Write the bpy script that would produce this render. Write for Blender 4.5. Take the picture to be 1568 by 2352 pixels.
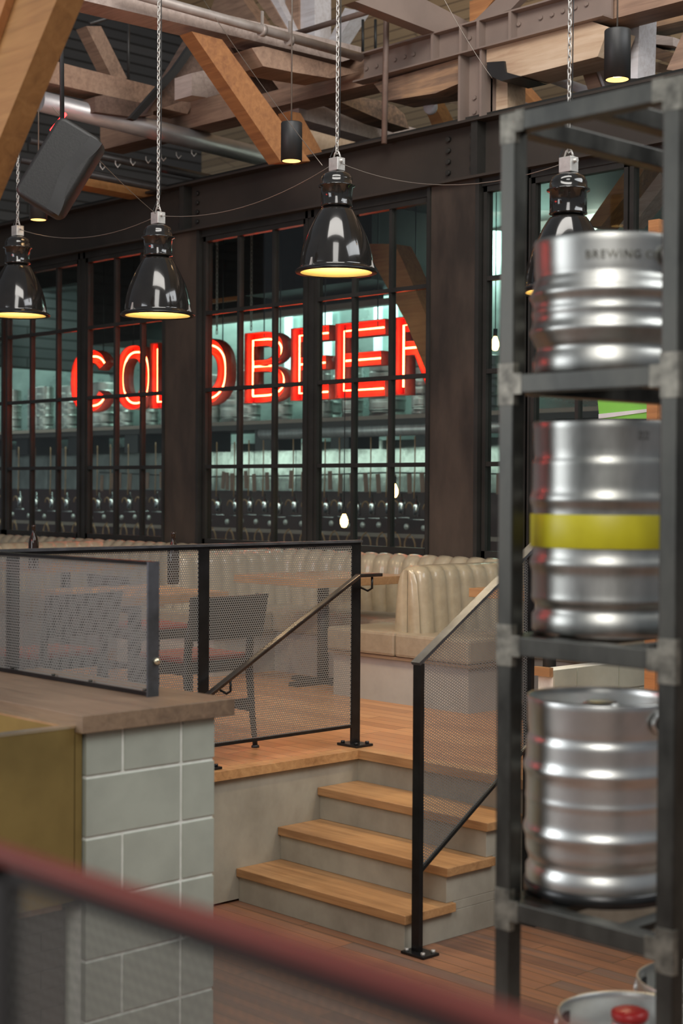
import bpy, bmesh, math, random
from mathutils import Vector, Matrix
random.seed(7)
PI = math.pi
for o in list(bpy.data.objects): bpy.data.objects.remove(o)
SC = bpy.context.scene; COL = SC.collection

# ------------------------------------------------------------------ camera
FPX = 3573.6
YAW, PITCH, ROLL = 2.38264564, -0.0155031734, 0.00582057208
_c, _s = math.cos(YAW), math.sin(YAW)
F0 = Vector((_c, _s, 0)); R0 = Vector((_s, -_c, 0)); U0 = Vector((0, 0, 1))
FW = F0*math.cos(PITCH) + U0*math.sin(PITCH); UP = U0*math.cos(PITCH) - F0*math.sin(PITCH)
RT = R0*math.cos(ROLL) + UP*math.sin(ROLL); UP = UP*math.cos(ROLL) - R0*math.sin(ROLL)
EYE = Vector((0, 0, 2.0))
cd = bpy.data.cameras.new('camera'); cam = bpy.data.objects.new('camera', cd); COL.objects.link(cam)
m3 = Matrix((RT, UP, -FW)).transposed()
cam.matrix_world = Matrix.Translation(EYE) @ m3.to_4x4()
cd.sensor_fit = 'VERTICAL'; cd.sensor_height = 36; cd.lens = FPX/2352*36
cd.dof.use_dof = True; cd.dof.focus_distance = 8.6; cd.dof.aperture_fstop = 2.6
cd.clip_start = 0.05; cd.clip_end = 200
SC.camera = cam
def at(px, py, x=None, y=None, z=None, d=None):
    r = FW + RT*((px-784)/FPX) - UP*((py-1176)/FPX)
    t = d if d is not None else (x/r.x if x is not None else (y/r.y if y is not None else (z-2)/r.z))
    return EYE + r*t

# ------------------------------------------------------------------ world + lights + exposure
SC.view_settings.view_transform = 'Standard'; SC.view_settings.look = 'None'
SC.view_settings.gamma = 1; SC.view_settings.exposure = 0.0
W = bpy.data.worlds.new('world'); SC.world = W; W.use_nodes = True
W.node_tree.nodes['Background'].inputs[0].default_value = (0.82, 0.9, 1.0, 1)
W.node_tree.nodes['Background'].inputs[1].default_value = 0.17
def area(name, loc, target, sx, sy, power, col=(1,1,1)):
    l = bpy.data.lights.new(name, 'AREA'); l.shape = 'RECTANGLE'; l.size = sx; l.size_y = sy; l.energy = power; l.color = col
    o = bpy.data.objects.new(name, l); COL.objects.link(o); o.location = loc
    o.rotation_euler = (Vector(target)-Vector(loc)).to_track_quat('-Z', 'Y').to_euler(); return o
area('skylight_south', (1.0, -1.5, 7.2), (-4.6, 4.6, 1.0), 3.0, 7.0, 470, (1.0, 0.97, 0.92))
area('skylight_east', (0.5, 8.0, 7.0), (-4.5, 6.0, 1.0), 6.0, 2.4, 300, (0.95, 0.98, 1.0))
area('window_light_west', (-7.0, -1.8, 3.2), (-4.0, 4.4, 1.2), 3.0, 3.0, 150, (0.92, 0.96, 1.0))
area('roof_fill_light', (-9.0, 11.8, 4.8), (-11.0, 14.5, 9.0), 6.0, 1.0, 170, (1.0, 0.93, 0.85))  # unseen light added to brighten the roof deck
area('cold_room_light', (-15.0, 11.05, 4.5), (-15.2, 12.1, 3.0), 11.0, 0.5, 250, (0.72, 0.95, 0.9))
area('cold_room_light_low', (-13.5, 9.2, 2.35), (-13.5, 12.0, 2.2), 10.0, 0.3, 42, (0.8, 0.95, 0.9))

area('red_sign_glow', (-8.8, 1.6, 3.3), (-6.2, 5.2, .65), 1.6, .5, 19, (1.0, .05, .03))
area('truss_fill_light', (-4.5, 4.0, 7.6), (-9.0, 8.6, 5.2), 4.0, 2.0, 230, (1.0, .96, .9))  # extra unseen light added to brighten the roof timbers

# ------------------------------------------------------------------ materials
def newmat(name):
    m = bpy.data.materials.new(name); m.use_nodes = True
    nt = m.node_tree; return m, nt, nt.nodes['Principled BSDF']
def ramp(nt, fac, stops):
    r = nt.nodes.new('ShaderNodeValToRGB'); nt.links.new(fac, r.inputs[0])
    e = r.color_ramp.elements
    while len(e) < len(stops): e.new(0.5)
    for i, (p, c) in enumerate(stops): e[i].position = p; e[i].color = (*c, 1)
    return r.outputs[0]
def noise(nt, scale, vec=None, detail=5, rough=.6, stretch=None, dist=0):
    tc = nt.nodes.new('ShaderNodeTexCoord'); n = nt.nodes.new('ShaderNodeTexNoise')
    mp = nt.nodes.new('ShaderNodeMapping'); nt.links.new(tc.outputs['Object'], mp.inputs[0])
    if stretch: mp.inputs['Scale'].default_value = stretch
    nt.links.new(mp.outputs[0], n.inputs['Vector'])
    n.inputs['Scale'].default_value = scale; n.inputs['Detail'].default_value = detail; n.inputs['Roughness'].default_value = rough
    n.inputs['Distortion'].default_value = dist
    return n.outputs[0]
def bump(nt, b, h, strength=.2, dist=.01):
    n = nt.nodes.new('ShaderNodeBump'); n.inputs['Strength'].default_value = strength; n.inputs['Distance'].default_value = dist
    nt.links.new(h, n.inputs['Height']); nt.links.new(n.outputs[0], b.inputs['Normal']); return n
def simple(name, c1, c2=None, rough=.5, metal=0, scale=6, stretch=None, bs=.1, rv=0, coat=0, lo=.35, hi=.65):
    m, nt, b = newmat(name)
    c2 = c2 or tuple(x*.8 for x in c1)
    n = noise(nt, scale, stretch=stretch)
    nt.links.new(ramp(nt, n, [(lo, c2), (hi, c1)]), b.inputs['Base Color'])
    b.inputs['Roughness'].default_value = rough; b.inputs['Metallic'].default_value = metal
    b.inputs['Coat Weight'].default_value = coat
    if rv:
        rr = nt.nodes.new('ShaderNodeMapRange'); nt.links.new(n, rr.inputs[0]); rr.inputs[1].default_value = .3; rr.inputs[2].default_value = .7
        rr.inputs[3].default_value = rough-rv; rr.inputs[4].default_value = rough+rv; nt.links.new(rr.outputs[0], b.inputs['Roughness'])
    if bs: bump(nt, b, n, bs)
    return m
def emis(name, col, strength):
    m, nt, b = newmat(name); b.inputs['Base Color'].default_value = (*col, 1)
    b.inputs['Emission Color'].default_value = (*col, 1); b.inputs['Emission Strength'].default_value = strength; return m
def timber(name, c1, c2, c3, rough=.65):
    m, nt, b = newmat(name)
    n = noise(nt, 3.0, stretch=(.6, 8, 8), detail=8, rough=.65, dist=.6); n2 = noise(nt, 1.1, detail=4)
    a = nt.nodes.new('ShaderNodeMath'); a.operation = 'ADD'; nt.links.new(n, a.inputs[0]); nt.links.new(n2, a.inputs[1])
    h = nt.nodes.new('ShaderNodeMath'); h.operation = 'MULTIPLY'; h.inputs[1].default_value = .5; nt.links.new(a.outputs[0], h.inputs[0])
    nt.links.new(ramp(nt, h.outputs[0], [(.36, c3), (.5, c2), (.63, c1)]), b.inputs['Base Color'])
    b.inputs['Roughness'].default_value = rough; bump(nt, b, n, .35, .008); return m
def planks(name, cols, mortar, width, height, rough, axis='X', gloss_var=.08, msize=.0025, bs=.25):
    m, nt, b = newmat(name)
    tc = nt.nodes.new('ShaderNodeTexCoord'); mp = nt.nodes.new('ShaderNodeMapping'); nt.links.new(tc.outputs['Object'], mp.inputs[0])
    if axis == 'Y': mp.inputs['Rotation'].default_value = (0, 0, PI/2)
    if axis == 'XZ': mp.inputs['Rotation'].default_value = (PI/2, 0, 0)
    if axis == 'YZ': mp.inputs['Rotation'].default_value = (0, PI/2, PI/2)
    br = nt.nodes.new('ShaderNodeTexBrick'); nt.links.new(mp.outputs[0], br.inputs['Vector'])
    br.inputs['Color1'].default_value = (0, 0, 0, 1); br.inputs['Color2'].default_value = (1, 1, 1, 1); br.inputs['Mortar'].default_value = (.5, .5, .5, 1)
    br.inputs['Scale'].default_value = 1; br.inputs['Brick Width'].default_value = width; br.inputs['Row Height'].default_value = height
    br.inputs['Mortar Size'].default_value = msize; br.offset = .37; br.offset_frequency = 3
    g = nt.nodes.new('ShaderNodeTexNoise'); mp2 = nt.nodes.new('ShaderNodeMapping'); nt.links.new(mp.outputs[0], mp2.inputs[0])
    mp2.inputs['Scale'].default_value = (1.2, 22, 22); nt.links.new(mp2.outputs[0], g.inputs['Vector']); g.inputs['Scale'].default_value = 1.6; g.inputs['Detail'].default_value = 6
    mx = nt.nodes.new('ShaderNodeMix'); mx.data_type = 'FLOAT'; mx.inputs[0].default_value = .45
    nt.links.new(br.outputs['Color'], mx.inputs[2]); nt.links.new(g.outputs[0], mx.inputs[3])
    col = ramp(nt, mx.outputs[0], [(.1+.8*i/(len(cols)-1), c) for i, c in enumerate(cols)])
    mc = nt.nodes.new('ShaderNodeMix'); mc.data_type = 'RGBA'; nt.links.new(br.outputs['Fac'], mc.inputs[0])
    nt.links.new(col, mc.inputs[6]); mc.inputs[7].default_value = (*mortar, 1); nt.links.new(mc.outputs[2], b.inputs['Base Color'])
    b.inputs['Roughness'].default_value = rough
    inv = nt.nodes.new('ShaderNodeMath'); inv.operation = 'SUBTRACT'; inv.inputs[0].default_value = 1; nt.links.new(br.outputs['Fac'], inv.inputs[1])
    bump(nt, b, inv.outputs[0], bs, .004); return m
def perforated(name, pitch, rad, col, rough=.35):
    m, nt, b = newmat(name)
    b.inputs['Base Color'].default_value = (*col, 1); b.inputs['Metallic'].default_value = .35; b.inputs['Roughness'].default_value = rough
    uv = nt.nodes.new('ShaderNodeUVMap'); sx = nt.nodes.new('ShaderNodeSeparateXYZ'); nt.links.new(uv.outputs[0], sx.inputs[0])
    def M(op, a, bb=None):
        n = nt.nodes.new('ShaderNodeMath'); n.operation = op
        for i, v in enumerate((a, bb)):
            if v is None: continue
            if isinstance(v, (int, float)): n.inputs[i].default_value = v
            else: nt.links.new(v, n.inputs[i])
        return n.outputs[0]
    def grid(off):
        u = M('MULTIPLY', M('SUBTRACT', M('FRACT', M('ADD', M('DIVIDE', sx.outputs[0], pitch), off)), .5), pitch)
        v = M('MULTIPLY', M('SUBTRACT', M('FRACT', M('ADD', M('DIVIDE', sx.outputs[1], pitch*1.732), off)), .5), pitch*1.732)
        return M('SQRT', M('ADD', M('MULTIPLY', u, u), M('MULTIPLY', v, v)))
    dmin = M('MINIMUM', grid(0.0), grid(0.5))
    nt.links.new(M('GREATER_THAN', dmin, rad), b.inputs['Alpha'])
    return m

MT = {}
MT['steel'] = simple('painted_steel', (.040, .038, .034), (.024, .023, .020), .42, .3, 3)
MT['steel_brown'] = simple('brown_primed_steel', (.29, .22, .185), (.235, .178, .15), .55, .15, 2)
MT['steel_beam'] = simple('dark_bronze_steel', (.062, .050, .041), (.042, .035, .029), .5, .3, 1.2)
MT['column'] = simple('patinated_steel', (.115, .085, .065), (.05, .040, .033), .5, .4, 2.2, (1, 1, .35), rv=.1)
MT['raw_steel'] = simple('raw_mill_steel', (.10, .098, .086), (.032, .032, .029), .42, .85, 5, (1, 1, .5), rv=.1)
MT['weld'] = simple('ground_weld', (.28, .265, .22), (.10, .095, .08), .5, .7, 22)
MT['black_rail'] = simple('blackened_rail', (.03, .03, .031), (.018, .018, .018), .3, .6, 8)
MT['rail_top'] = simple('rail_top_steel', (.16, .17, .19), (.10, .105, .11), .42, .8, 10, None, .01)
MT['handrail'] = simple('waxed_steel', (.12, .095, .08), (.06, .05, .045), .34, .9, 8, None, 0)
MT['stainless'] = simple('brushed_stainless', (.58, .58, .55), (.34, .34, .31), .40, 1, 5, (1, 1, .35), .04, rv=.08, lo=.3, hi=.62)
MT['stainless_clean'] = simple('satin_stainless', (.80, .80, .77), (.68, .68, .65), .38, 1, 8, None, .02)
MT['chrome'] = simple('chrome', (.7, .7, .68), None, .15, 1, 5, None, 0)
MT['zinc'] = simple('galvanised', (.62, .60, .56), (.48, .46, .43), .45, .6, 25)
MT['duct'] = simple('spiral_duct', (.58, .56, .56), (.42, .41, .41), .42, .6, 3, (6, 1, 1))
MT['pipe'] = simple('grey_pipe', (.42, .37, .34), (.30, .25, .22), .5, .3, 6)
MT['pipe_brown'] = simple('brown_pipe', (.24, .17, .14), (.18, .125, .10), .5, .2, 6)
MT['dark_pipe'] = simple('dark_pipe', (.05, .047, .045), (.03, .028, .027), .45, .3, 6)
MT['concrete'] = simple('trowelled_concrete', (.44, .405, .325), (.26, .235, .185), .75, 0, 2.6, (1, 1, .8), .12, lo=.3, hi=.68)
MT['leather'] = simple('cream_leather', (.40, .335, .235), (.34, .28, .195), .28, 0, 14, None, .03, coat=.3)
MT['seat_leather'] = simple('tan_seat_leather', (.31, .255, .185), (.26, .21, .15), .5, 0, 20, None, .05)
MT['bench'] = simple('bench_base_paint', (.40, .375, .345), (.33, .31, .285), .7, 0, 3)
MT['glaze'] = simple('glazed_block', (.41, .435, .37), (.33, .35, .30), .28, 0, 3.2, None, .06, coat=.3)
MT['grout'] = simple('pale_grout', (.82, .83, .77), (.70, .71, .64), .8, 0, 20)
MT['dark_tile'] = simple('dark_grey_tile', (.085, .078, .07), (.05, .047, .043), .35, 0, 5)
MT['brass'] = simple('aged_brass', (.42, .315, .115), (.31, .235, .09), .42, .75, 2.4, None, .03, rv=.06)
MT['brass_edge'] = simple('polished_brass', (.85, .78, .58), (.7, .6, .42), .2, .9, 6, None, 0)
MT['oak'] = timber('oak_tread', (.58, .33, .145), (.46, .245, .105), (.30, .15, .062), .38)
MT['cap'] = timber('walnut_cap', (.27, .185, .12), (.20, .135, .088), (.12, .08, .055), .4)
MT['cap_top'] = MT['cap']
MT['table'] = timber('table_oak', (.40, .23, .11), (.33, .18, .085), (.24, .13, .06), .4)
MT['tim_orange'] = timber('amber_timber', (.50, .235, .09), (.40, .175, .065), (.27, .11, .045))
MT['tim_gold'] = timber('golden_timber', (.42, .215, .075), (.34, .165, .055), (.20, .095, .035))
MT['tim_brown'] = timber('aged_brown_timber', (.42, .27, .185), (.31, .195, .135), (.17, .105, .075))
MT['tim_dark'] = timber('dark_shaded_timber', (.19, .12, .09), (.13, .08, .06), (.06, .04, .03))  # dark brown timbers; also carries the shade painted on one brace
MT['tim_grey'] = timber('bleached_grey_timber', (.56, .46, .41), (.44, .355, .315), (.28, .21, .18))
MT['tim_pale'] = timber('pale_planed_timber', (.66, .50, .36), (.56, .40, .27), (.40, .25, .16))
MT['tim_lit_pale'] = timber('lit_pale_timber', (.70, .68, .70), (.60, .57, .58), (.45, .40, .39))  # pale timber; also the painted tone of sides catching light
MT['tim_rot'] = timber('rotten_timber', (.45, .27, .15), (.24, .15, .10), (.06, .045, .035))
MT['deck'] = planks('roof_deck_boards', [(.34, .22, .11), (.46, .30, .16), (.56, .39, .22)], (.12, .07, .04), 3.0, .18, .7, 'X', msize=.009)
MT['siding'] = planks('black_siding', [(.030, .032, .035), (.045, .046, .048), (.06, .06, .062)], (.008, .008, .008), 8.0, .13, .6, 'YZ', msize=.014)
MT['floor'] = planks('worn_floor_boards', [(.075, .048, .040), (.17, .085, .055), (.30, .135, .07), (.17, .105, .08), (.26, .155, .10)], (.10, .06, .03), .95, .085, .40, 'X')
MT['plat'] = planks('orange_oak_boards', [(.34, .16, .075), (.44, .21, .095), (.54, .28, .13)], (.15, .07, .03), 1.1, .10, .36, 'X')
MT['black'] = simple('matt_black', (.022, .022, .022), (.016, .016, .016), .5, 0, 5)
MT['gloss_black'] = simple('black_enamel', (.020, .018, .016), (.014, .013, .012), .13, .1, 5, None, 0, coat=.6)
MT['speaker'] = simple('speaker_cloth', (.020, .019, .018), (.014, .014, .013), .5, 0, 90, None, .1)
MT['chair_wood'] = simple('ebonised_wood', (.028, .027, .027), (.018, .018, .018), .4, 0, 9)
MT['red_vinyl'] = simple('red_vinyl', (.26, .045, .035), (.20, .035, .028), .4, 0, 9)
MT['red_paint'] = simple('sign_red_paint', (.88, .10, .05), (.66, .055, .03), .5, 0, 9, None, .05)
MT['neon'] = emis('neon_tube', (1.0, .14, .05), 30)
MT['neon_red'] = emis('red_neon_tube', (1.0, .02, .02), 14)
MT['shade_in'] = simple('cream_reflector', (.86, .76, .46), (.82, .72, .42), .4, 0, 4, None, 0)
MT['bulb'] = emis('lamp_glow', (1.0, .72, .34), 26)
MT['spot_glow'] = emis('spotlight_glow', (1.0, .70, .42), 9)
MT['filament'] = emis('reflected_bulb_glow', (1.0, .60, .22), 9)  # emission for the bulbs that stand in for reflections in the glass
MT['yellow'] = simple('yellow_band', (.58, .52, .02), (.47, .41, .015), .42, 0, 6)
MT['red_cap'] = simple('red_plastic', (.55, .03, .03), (.45, .02, .02), .35, 0, 6)
MT['rubber'] = simple('black_rubber', (.015, .015, .015), None, .3, 0, 5)
MT['bottle'] = simple('dark_brown_glass', (.022, .012, .008), (.016, .01, .008), .08, 0, 4, None, 0)
MT['hose'] = simple('amber_hose', (.36, .20, .09), (.26, .13, .06), .3, 0, 8, None, 0)
MT['coldwall'] = simple('cold_room_metal', (.52, .66, .60), (.26, .36, .33), .30, .55, .9, (1, 1, 2.2), .5, rv=.08)
MT['sheet'] = simple('rippled_sheet_metal', (.55, .60, .53), (.22, .24, .21), .2, .9, 2.4, (1, 1, .6), .7)
MT['maroon'] = simple('maroon_board', (.075, .026, .02), (.05, .018, .014), .45, 0, 4)
MT['shelf'] = simple('dark_shelf', (.03, .022, .02), None, .5, .2, 4)
MT['tag'] = simple('brown_tag', (.22, .11, .07), (.16, .08, .05), .5, 0, 8)
MT['green'] = simple('green_board', (.24, .62, .09), (.21, .56, .08), .5, 0, 3, None, 0)
MT['white'] = simple('white_card', (.75, .74, .76), None, .5, 0, 3, None, 0)
MT['etch'] = simple('etched_steel', (.20, .20, .19), None, .6, .6, 9, None, 0)
MT['wire'] = simple('wire', (.30, .26, .22), None, .4, .6, 5, None, 0)
MT['fg_rail'] = simple('oxide_red_rail', (.17, .040, .032), (.13, .03, .025), .45, .0, 3, None, 0)
MT['mesh'] = perforated('perforated_steel', .0128, .0044, (.27, .265, .25), .42)
MT['mesh_fg'] = perforated('perforated_steel_dark', .0128, .0044, (.16, .16, .15))
def glassmat():
    m = bpy.data.materials.new('window_glass'); m.use_nodes = True; nt = m.node_tree; nt.nodes.clear()
    out = nt.nodes.new('ShaderNodeOutputMaterial'); tr = nt.nodes.new('ShaderNodeBsdfTransparent'); gl = nt.nodes.new('ShaderNodeBsdfGlossy')
    tr.inputs[0].default_value = (.90, .94, .92, 1); gl.inputs['Roughness'].default_value = .02
    lw = nt.nodes.new('ShaderNodeLayerWeight'); lw.inputs[0].default_value = .5
    pw = nt.nodes.new('ShaderNodeMath'); pw.operation = 'POWER'; nt.links.new(lw.outputs['Facing'], pw.inputs[0]); pw.inputs[1].default_value = 5
    fr = nt.nodes.new('ShaderNodeMath'); fr.operation = 'MULTIPLY_ADD'; nt.links.new(pw.outputs[0], fr.inputs[0]); fr.inputs[1].default_value = .9; fr.inputs[2].default_value = .035
    mx = nt.nodes.new('ShaderNodeMixShader')
    nt.links.new(fr.outputs[0], mx.inputs[0]); nt.links.new(tr.outputs[0], mx.inputs[1]); nt.links.new(gl.outputs[0], mx.inputs[2]); nt.links.new(mx.outputs[0], out.inputs[0]); return m
MT['glass'] = glassmat()

# ------------------------------------------------------------------ mesh helpers
class B:
    def __init__(s): s.bm = bmesh.new(); s.mi = 0
    def face(s, vs):
        try: f = s.bm.faces.new(vs); f.material_index = s.mi; return f
        except ValueError: return None
    def hexa(s, p):
        v = [s.bm.verts.new(q) for q in p]
        for f in ((0,3,2,1),(4,5,6,7),(0,1,5,4),(1,2,6,5),(2,3,7,6),(3,0,4,7)): s.face([v[i] for i in f])
        return s
    def box(s, x0, x1, y0, y1, z0, z1):
        return s.hexa([(x0,y0,z0),(x1,y0,z0),(x1,y1,z0),(x0,y1,z0),(x0,y0,z1),(x1,y0,z1),(x1,y1,z1),(x0,y1,z1)])
    def bar(s, p, q, w, h, up=(0,0,1)):
        p, q = Vector(p), Vector(q); d = (q-p).normalized(); u = Vector(up); u = (u-d*u.dot(d)).normalized(); r = d.cross(u)
        a = r*w/2; b = u*h/2
        return s.hexa([p-a-b, p+a-b, p+a+b, p-a+b, q-a-b, q+a-b, q+a+b, q-a+b])
    def tube(s, pts, r, n=10, closed=False, caps=True):
        pts = [Vector(p) for p in pts]; N = len(pts); rings = []
        rr = r if isinstance(r, (list, tuple)) else [r]*N
        t0 = (pts[1]-pts[0]).normalized(); ref = Vector((0,0,1)) if abs(t0.z) < .9 else Vector((1,0,0))
        u = (ref - t0*ref.dot(t0)).normalized()
        for i, p in enumerate(pts):
            if closed: t = (pts[(i+1)%N]-pts[i-1]).normalized()
            else: t = (pts[min(i+1,N-1)]-pts[max(i-1,0)]).normalized()
            u = (u - t*u.dot(t)).normalized(); w = t.cross(u)
            rings.append([s.bm.verts.new(p+(u*math.cos(2*PI*k/n)+w*math.sin(2*PI*k/n))*rr[i]) for k in range(n)])
        for i in range(N if closed else N-1):
            a, b = rings[i], rings[(i+1)%N]
            for k in range(n):
                f = s.face([a[k], a[(k+1)%n], b[(k+1)%n], b[k]])
                if f: f.smooth = True
        if not closed and caps: s.face(rings[0][::-1]); s.face(rings[-1])
        return s
    def lathe(s, prof, c=(0,0,0), n=40, smooth=True, M=None):
        rings = []; c = Vector(c)
        for r, z in prof:
            ring = []
            for k in range(n):
                v = Vector((r*math.cos(2*PI*k/n), r*math.sin(2*PI*k/n), z))
                if M: v = M @ v
                ring.append(s.bm.verts.new(v + c))
            rings.append(ring)
        for a, b in zip(rings, rings[1:]):
            for k in range(n):
                f = s.face([a[k], a[(k+1)%n], b[(k+1)%n], b[k]])
                if f: f.smooth = smooth
        return s
    def cyl(s, p, q, r, n=20): return s.tube([p, q], r, n)
    def prism(s, pts, off):
        off = Vector(off); a = [s.bm.verts.new(Vector(p)) for p in pts]; b = [s.bm.verts.new(Vector(p)+off) for p in pts]
        s.face(a); s.face(b[::-1]); n = len(a)
        for i in range(n): s.face([a[i], b[i], b[(i+1)%n], a[(i+1)%n]])
        return s
    def bolt(s, p, axis, r=.012, h=.01, n=6):
        p = Vector(p); return s.tube([p, p+Vector(axis)*h], r, n)
def smooth_angle(me):
    pass
def build(b, name, mats, parent=None, bev=0, origin=None):
    bm = b.bm
    bmesh.ops.recalc_face_normals(bm, faces=bm.faces)
    if bev: bmesh.ops.bevel(bm, geom=[e for e in bm.edges if len(e.link_faces) == 2 and e.calc_face_angle(0) > .6], offset=bev, segments=2, affect='EDGES', profile=.6)
    loc = Vector((0, 0, 0))
    if parent is None:
        xs = [v.co for v in bm.verts]
        lo = Vector((min(v[i] for v in xs) for i in range(3))); hi = Vector((max(v[i] for v in xs) for i in range(3)))
        loc = origin if origin is not None else Vector(((lo.x+hi.x)/2, (lo.y+hi.y)/2, lo.z))
        bmesh.ops.translate(bm, verts=bm.verts, vec=-loc)
    me = bpy.data.meshes.new(name); bm.to_mesh(me); bm.free()
    for m in (mats if isinstance(mats, (list, tuple)) else [mats]): me.materials.append(MT[m] if isinstance(m, str) else m)
    o = bpy.data.objects.new(name, me); COL.objects.link(o); o.location = loc
    if parent is not None:
        o.parent = parent; o.matrix_parent_inverse = root_inv(parent)
    return o
def root_inv(p):
    while p.parent: p = p.parent
    return Matrix.Translation(-p.location) if p.get('_w', 1) else Matrix()
def tag(o, label=None, cat=None, group=None, kind=None):
    if label: o['label'] = label
    if cat: o['category'] = cat
    if group: o['group'] = group
    if kind: o['kind'] = kind
    return o
def thing(name, loc, label=None, cat=None, group=None, kind=None):
    o = bpy.data.objects.new(name, None); COL.objects.link(o); o.location = loc; o.empty_display_size = .1
    return tag(o, label, cat, group, kind)
# sub-parts: parent mesh sits at the root's frame, so they need no inverse
def sub(b, name, mats, parent, bev=0):
    o = build(b, name, mats, parent, bev); o.matrix_parent_inverse = Matrix(); return o
def dup(root, loc, rz=0, label=None, group=None):
    r = root.copy(); COL.objects.link(r); r.location = loc; r.rotation_euler = (0, 0, rz)
    if label: r['label'] = label
    if group: r['group'] = group
    def rec(o, n):
        for c in o.children:
            k = c.copy(); COL.objects.link(k); k.parent = n; k.matrix_parent_inverse = c.matrix_parent_inverse.copy(); rec(c, k)
    rec(root, r); return r
def pad(pts, **k): return [at(a, b, **k) for a, b in pts]

# ================================================================== SETTING
YW = 8.3; ZP = 0.648; XP = -5.77
build(B().box(-12, 6, -3, YW+.1, -.1, 0), 'floor', 'floor'); bpy.data.objects['floor']['kind'] = 'structure'
# platform: L-shaped wood deck over concrete
b = B(); b.box(-22, XP, -1.5, YW+.2, .012, ZP-.045); b.box(XP, 1.0, 5.60, YW+.2, .012, ZP-.045)
o = tag(build(b, 'platform_wall', 'concrete'), kind='structure')
b = B(); b.box(-22, XP-.06, -1.5, 5.665, ZP-.045, ZP); b.box(-22, 1.0, 5.665, YW, ZP-.045, ZP)
o = tag(build(b, 'platform_floor', 'plat'), kind='structure')
tag(build(B().prism([(XP-.0595,-1.5,ZP),(XP+.03,-1.5,ZP),(XP+.03,5.575,ZP),(1.0,5.575,ZP),(1.0,5.6645,ZP),(XP-.0595,5.6645,ZP)], (0,0,-.044)), 'trim_2', 'oak'), kind='structure')
# stairs
st = thing('staircase', (-5.2, 5.2, 0), kind='structure')
ys = [4.785, 5.05, 5.315, 5.60]; XR = -4.655
for i in range(3):
    z1 = .162*(i+1)
    b = B().box(XP, XR, ys[i]+.018, 5.6, .162*i, z1-.04)
    if i < 2: b.box(XP, XR, ys[i+1]+.064, 5.6, z1-.04, z1)
    build(b, 'riser', 'concrete', st, .003)
    build(B().box(XP+.001, XR+.022, ys[i], ys[i+1]+.06 if i < 2 else ys[3], z1-.04, z1), 'tread', 'oak', st, .004)
# far hall enclosure
tag(build(B().box(-24, 8, YW+.35, 20, 9.6, 9.7), 'ceiling', 'deck'), kind='structure')
def tilt_deck():
    b = B(); b.hexa([(-26, 9.0, 9.4), (10, 9.0, 9.4), (10, 24, 5.2), (-26, 24, 5.2), (-26, 9.0, 9.55), (10, 9.0, 9.55), (10, 24, 5.35), (-26, 24, 5.35)])
    return tag(build(b, 'roof_deck', 'deck'), kind='structure')
tilt_deck()
tag(build(B().box(-17.3, -17.1, 2, 13.5, 3.5, 9.5), 'wall_left', 'siding'), kind='structure')
tag(build(B().box(-22, -10.0, 12.8, 12.95, 4.4, 6.05), 'dark_gap_panel', 'black'), kind='structure')  # black panel added so the gaps between the timbers stay dark

# ------------------------------------------------------------------ steel window wall
def xs(px): return at(px, 1072, y=YW).x
ZB0, ZB1 = 4.205, 4.587
# sill wall under windows
tag(build(B().box(-20, 1, YW, YW+.15, ZP, 1.50), 'wall_back', 'steel'), kind='structure')
hd = thing('steel_header_beam', (-9, YW, ZB0), 'long dark riveted steel beam running above the window wall', 'beam')
b = B(); b.box(-20, 1, YW+.02, YW+.04, ZB0, ZB1); b.box(-20, 1, YW-.09, YW+.15, ZB1, ZB1+.018); b.box(-20, 1, YW-.09, YW+.15, ZB0-.018, ZB0)
build(b, 'beam_body', 'steel_beam', hd)
b = B()
for px in (429, 1098): b.box(xs(px)-.03, xs(px)+.03, YW-.07, YW+.02, ZB0, ZB1)
build(b, 'stiffener_plate', 'steel', hd)
for px in (410, 448, 1022, 1077):
    for z in (4.28, 4.36, 4.44, 4.52):
        build(B().bolt((xs(px), YW+.02, z), (0,-1,0), .02, .022), 'bolt', 'steel', hd)
ZT = 4.13
tag(build(B().box(-20, 1, YW-.02, YW+.10, ZT, ZB0-.018), 'trim_1', 'steel'), kind='structure')
rows = [3.481, 2.828, 2.174]
def window(n, pa, pb, bars):
    w = thing('window_%d' % n, ((xs(pa)+xs(pb))/2, YW, 1.5), kind='structure')
    x0, x1 = xs(pa), xs(pb)
    b = B(); b.box(x0, x0+.032, YW-.01, YW+.05, 1.5, ZT); b.box(x1-.032, x1, YW-.01, YW+.05, 1.5, ZT)
    b.box(x0, x1, YW-.01, YW+.05, ZT-.04, ZT); b.box(x0, x1, YW-.01, YW+.05, 1.5, 1.56)
    build(b, 'window_frame', 'steel', w)
    b = B()
    for q in bars: b.box(xs(q)-.014, xs(q)+.014, YW, YW+.05, 1.56, ZT-.04)
    for z in rows: b.box(x0+.032, x1-.032, YW-.006, YW+.04, z-.016, z+.016)
    build(b, 'glazing_bars', 'steel', w)
    build(B().box(x0+.032, x1-.032, YW+.02, YW+.026, 1.56, ZT-.04), 'window_glass', 'glass', w)
window(1, -190, 8, (-125, -60)); window(2, 14, 182, (69, 129)); window(3, 198, 380, (262, 322)); window(4, 467, 702, (545, 625)); window(5, 722, 985, (808, 893))
window(6, 1108, 1206, (1160,)); window(7, 1218, 1438, (1322,)); window(8, 1442, 1700, (1560,))
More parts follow.
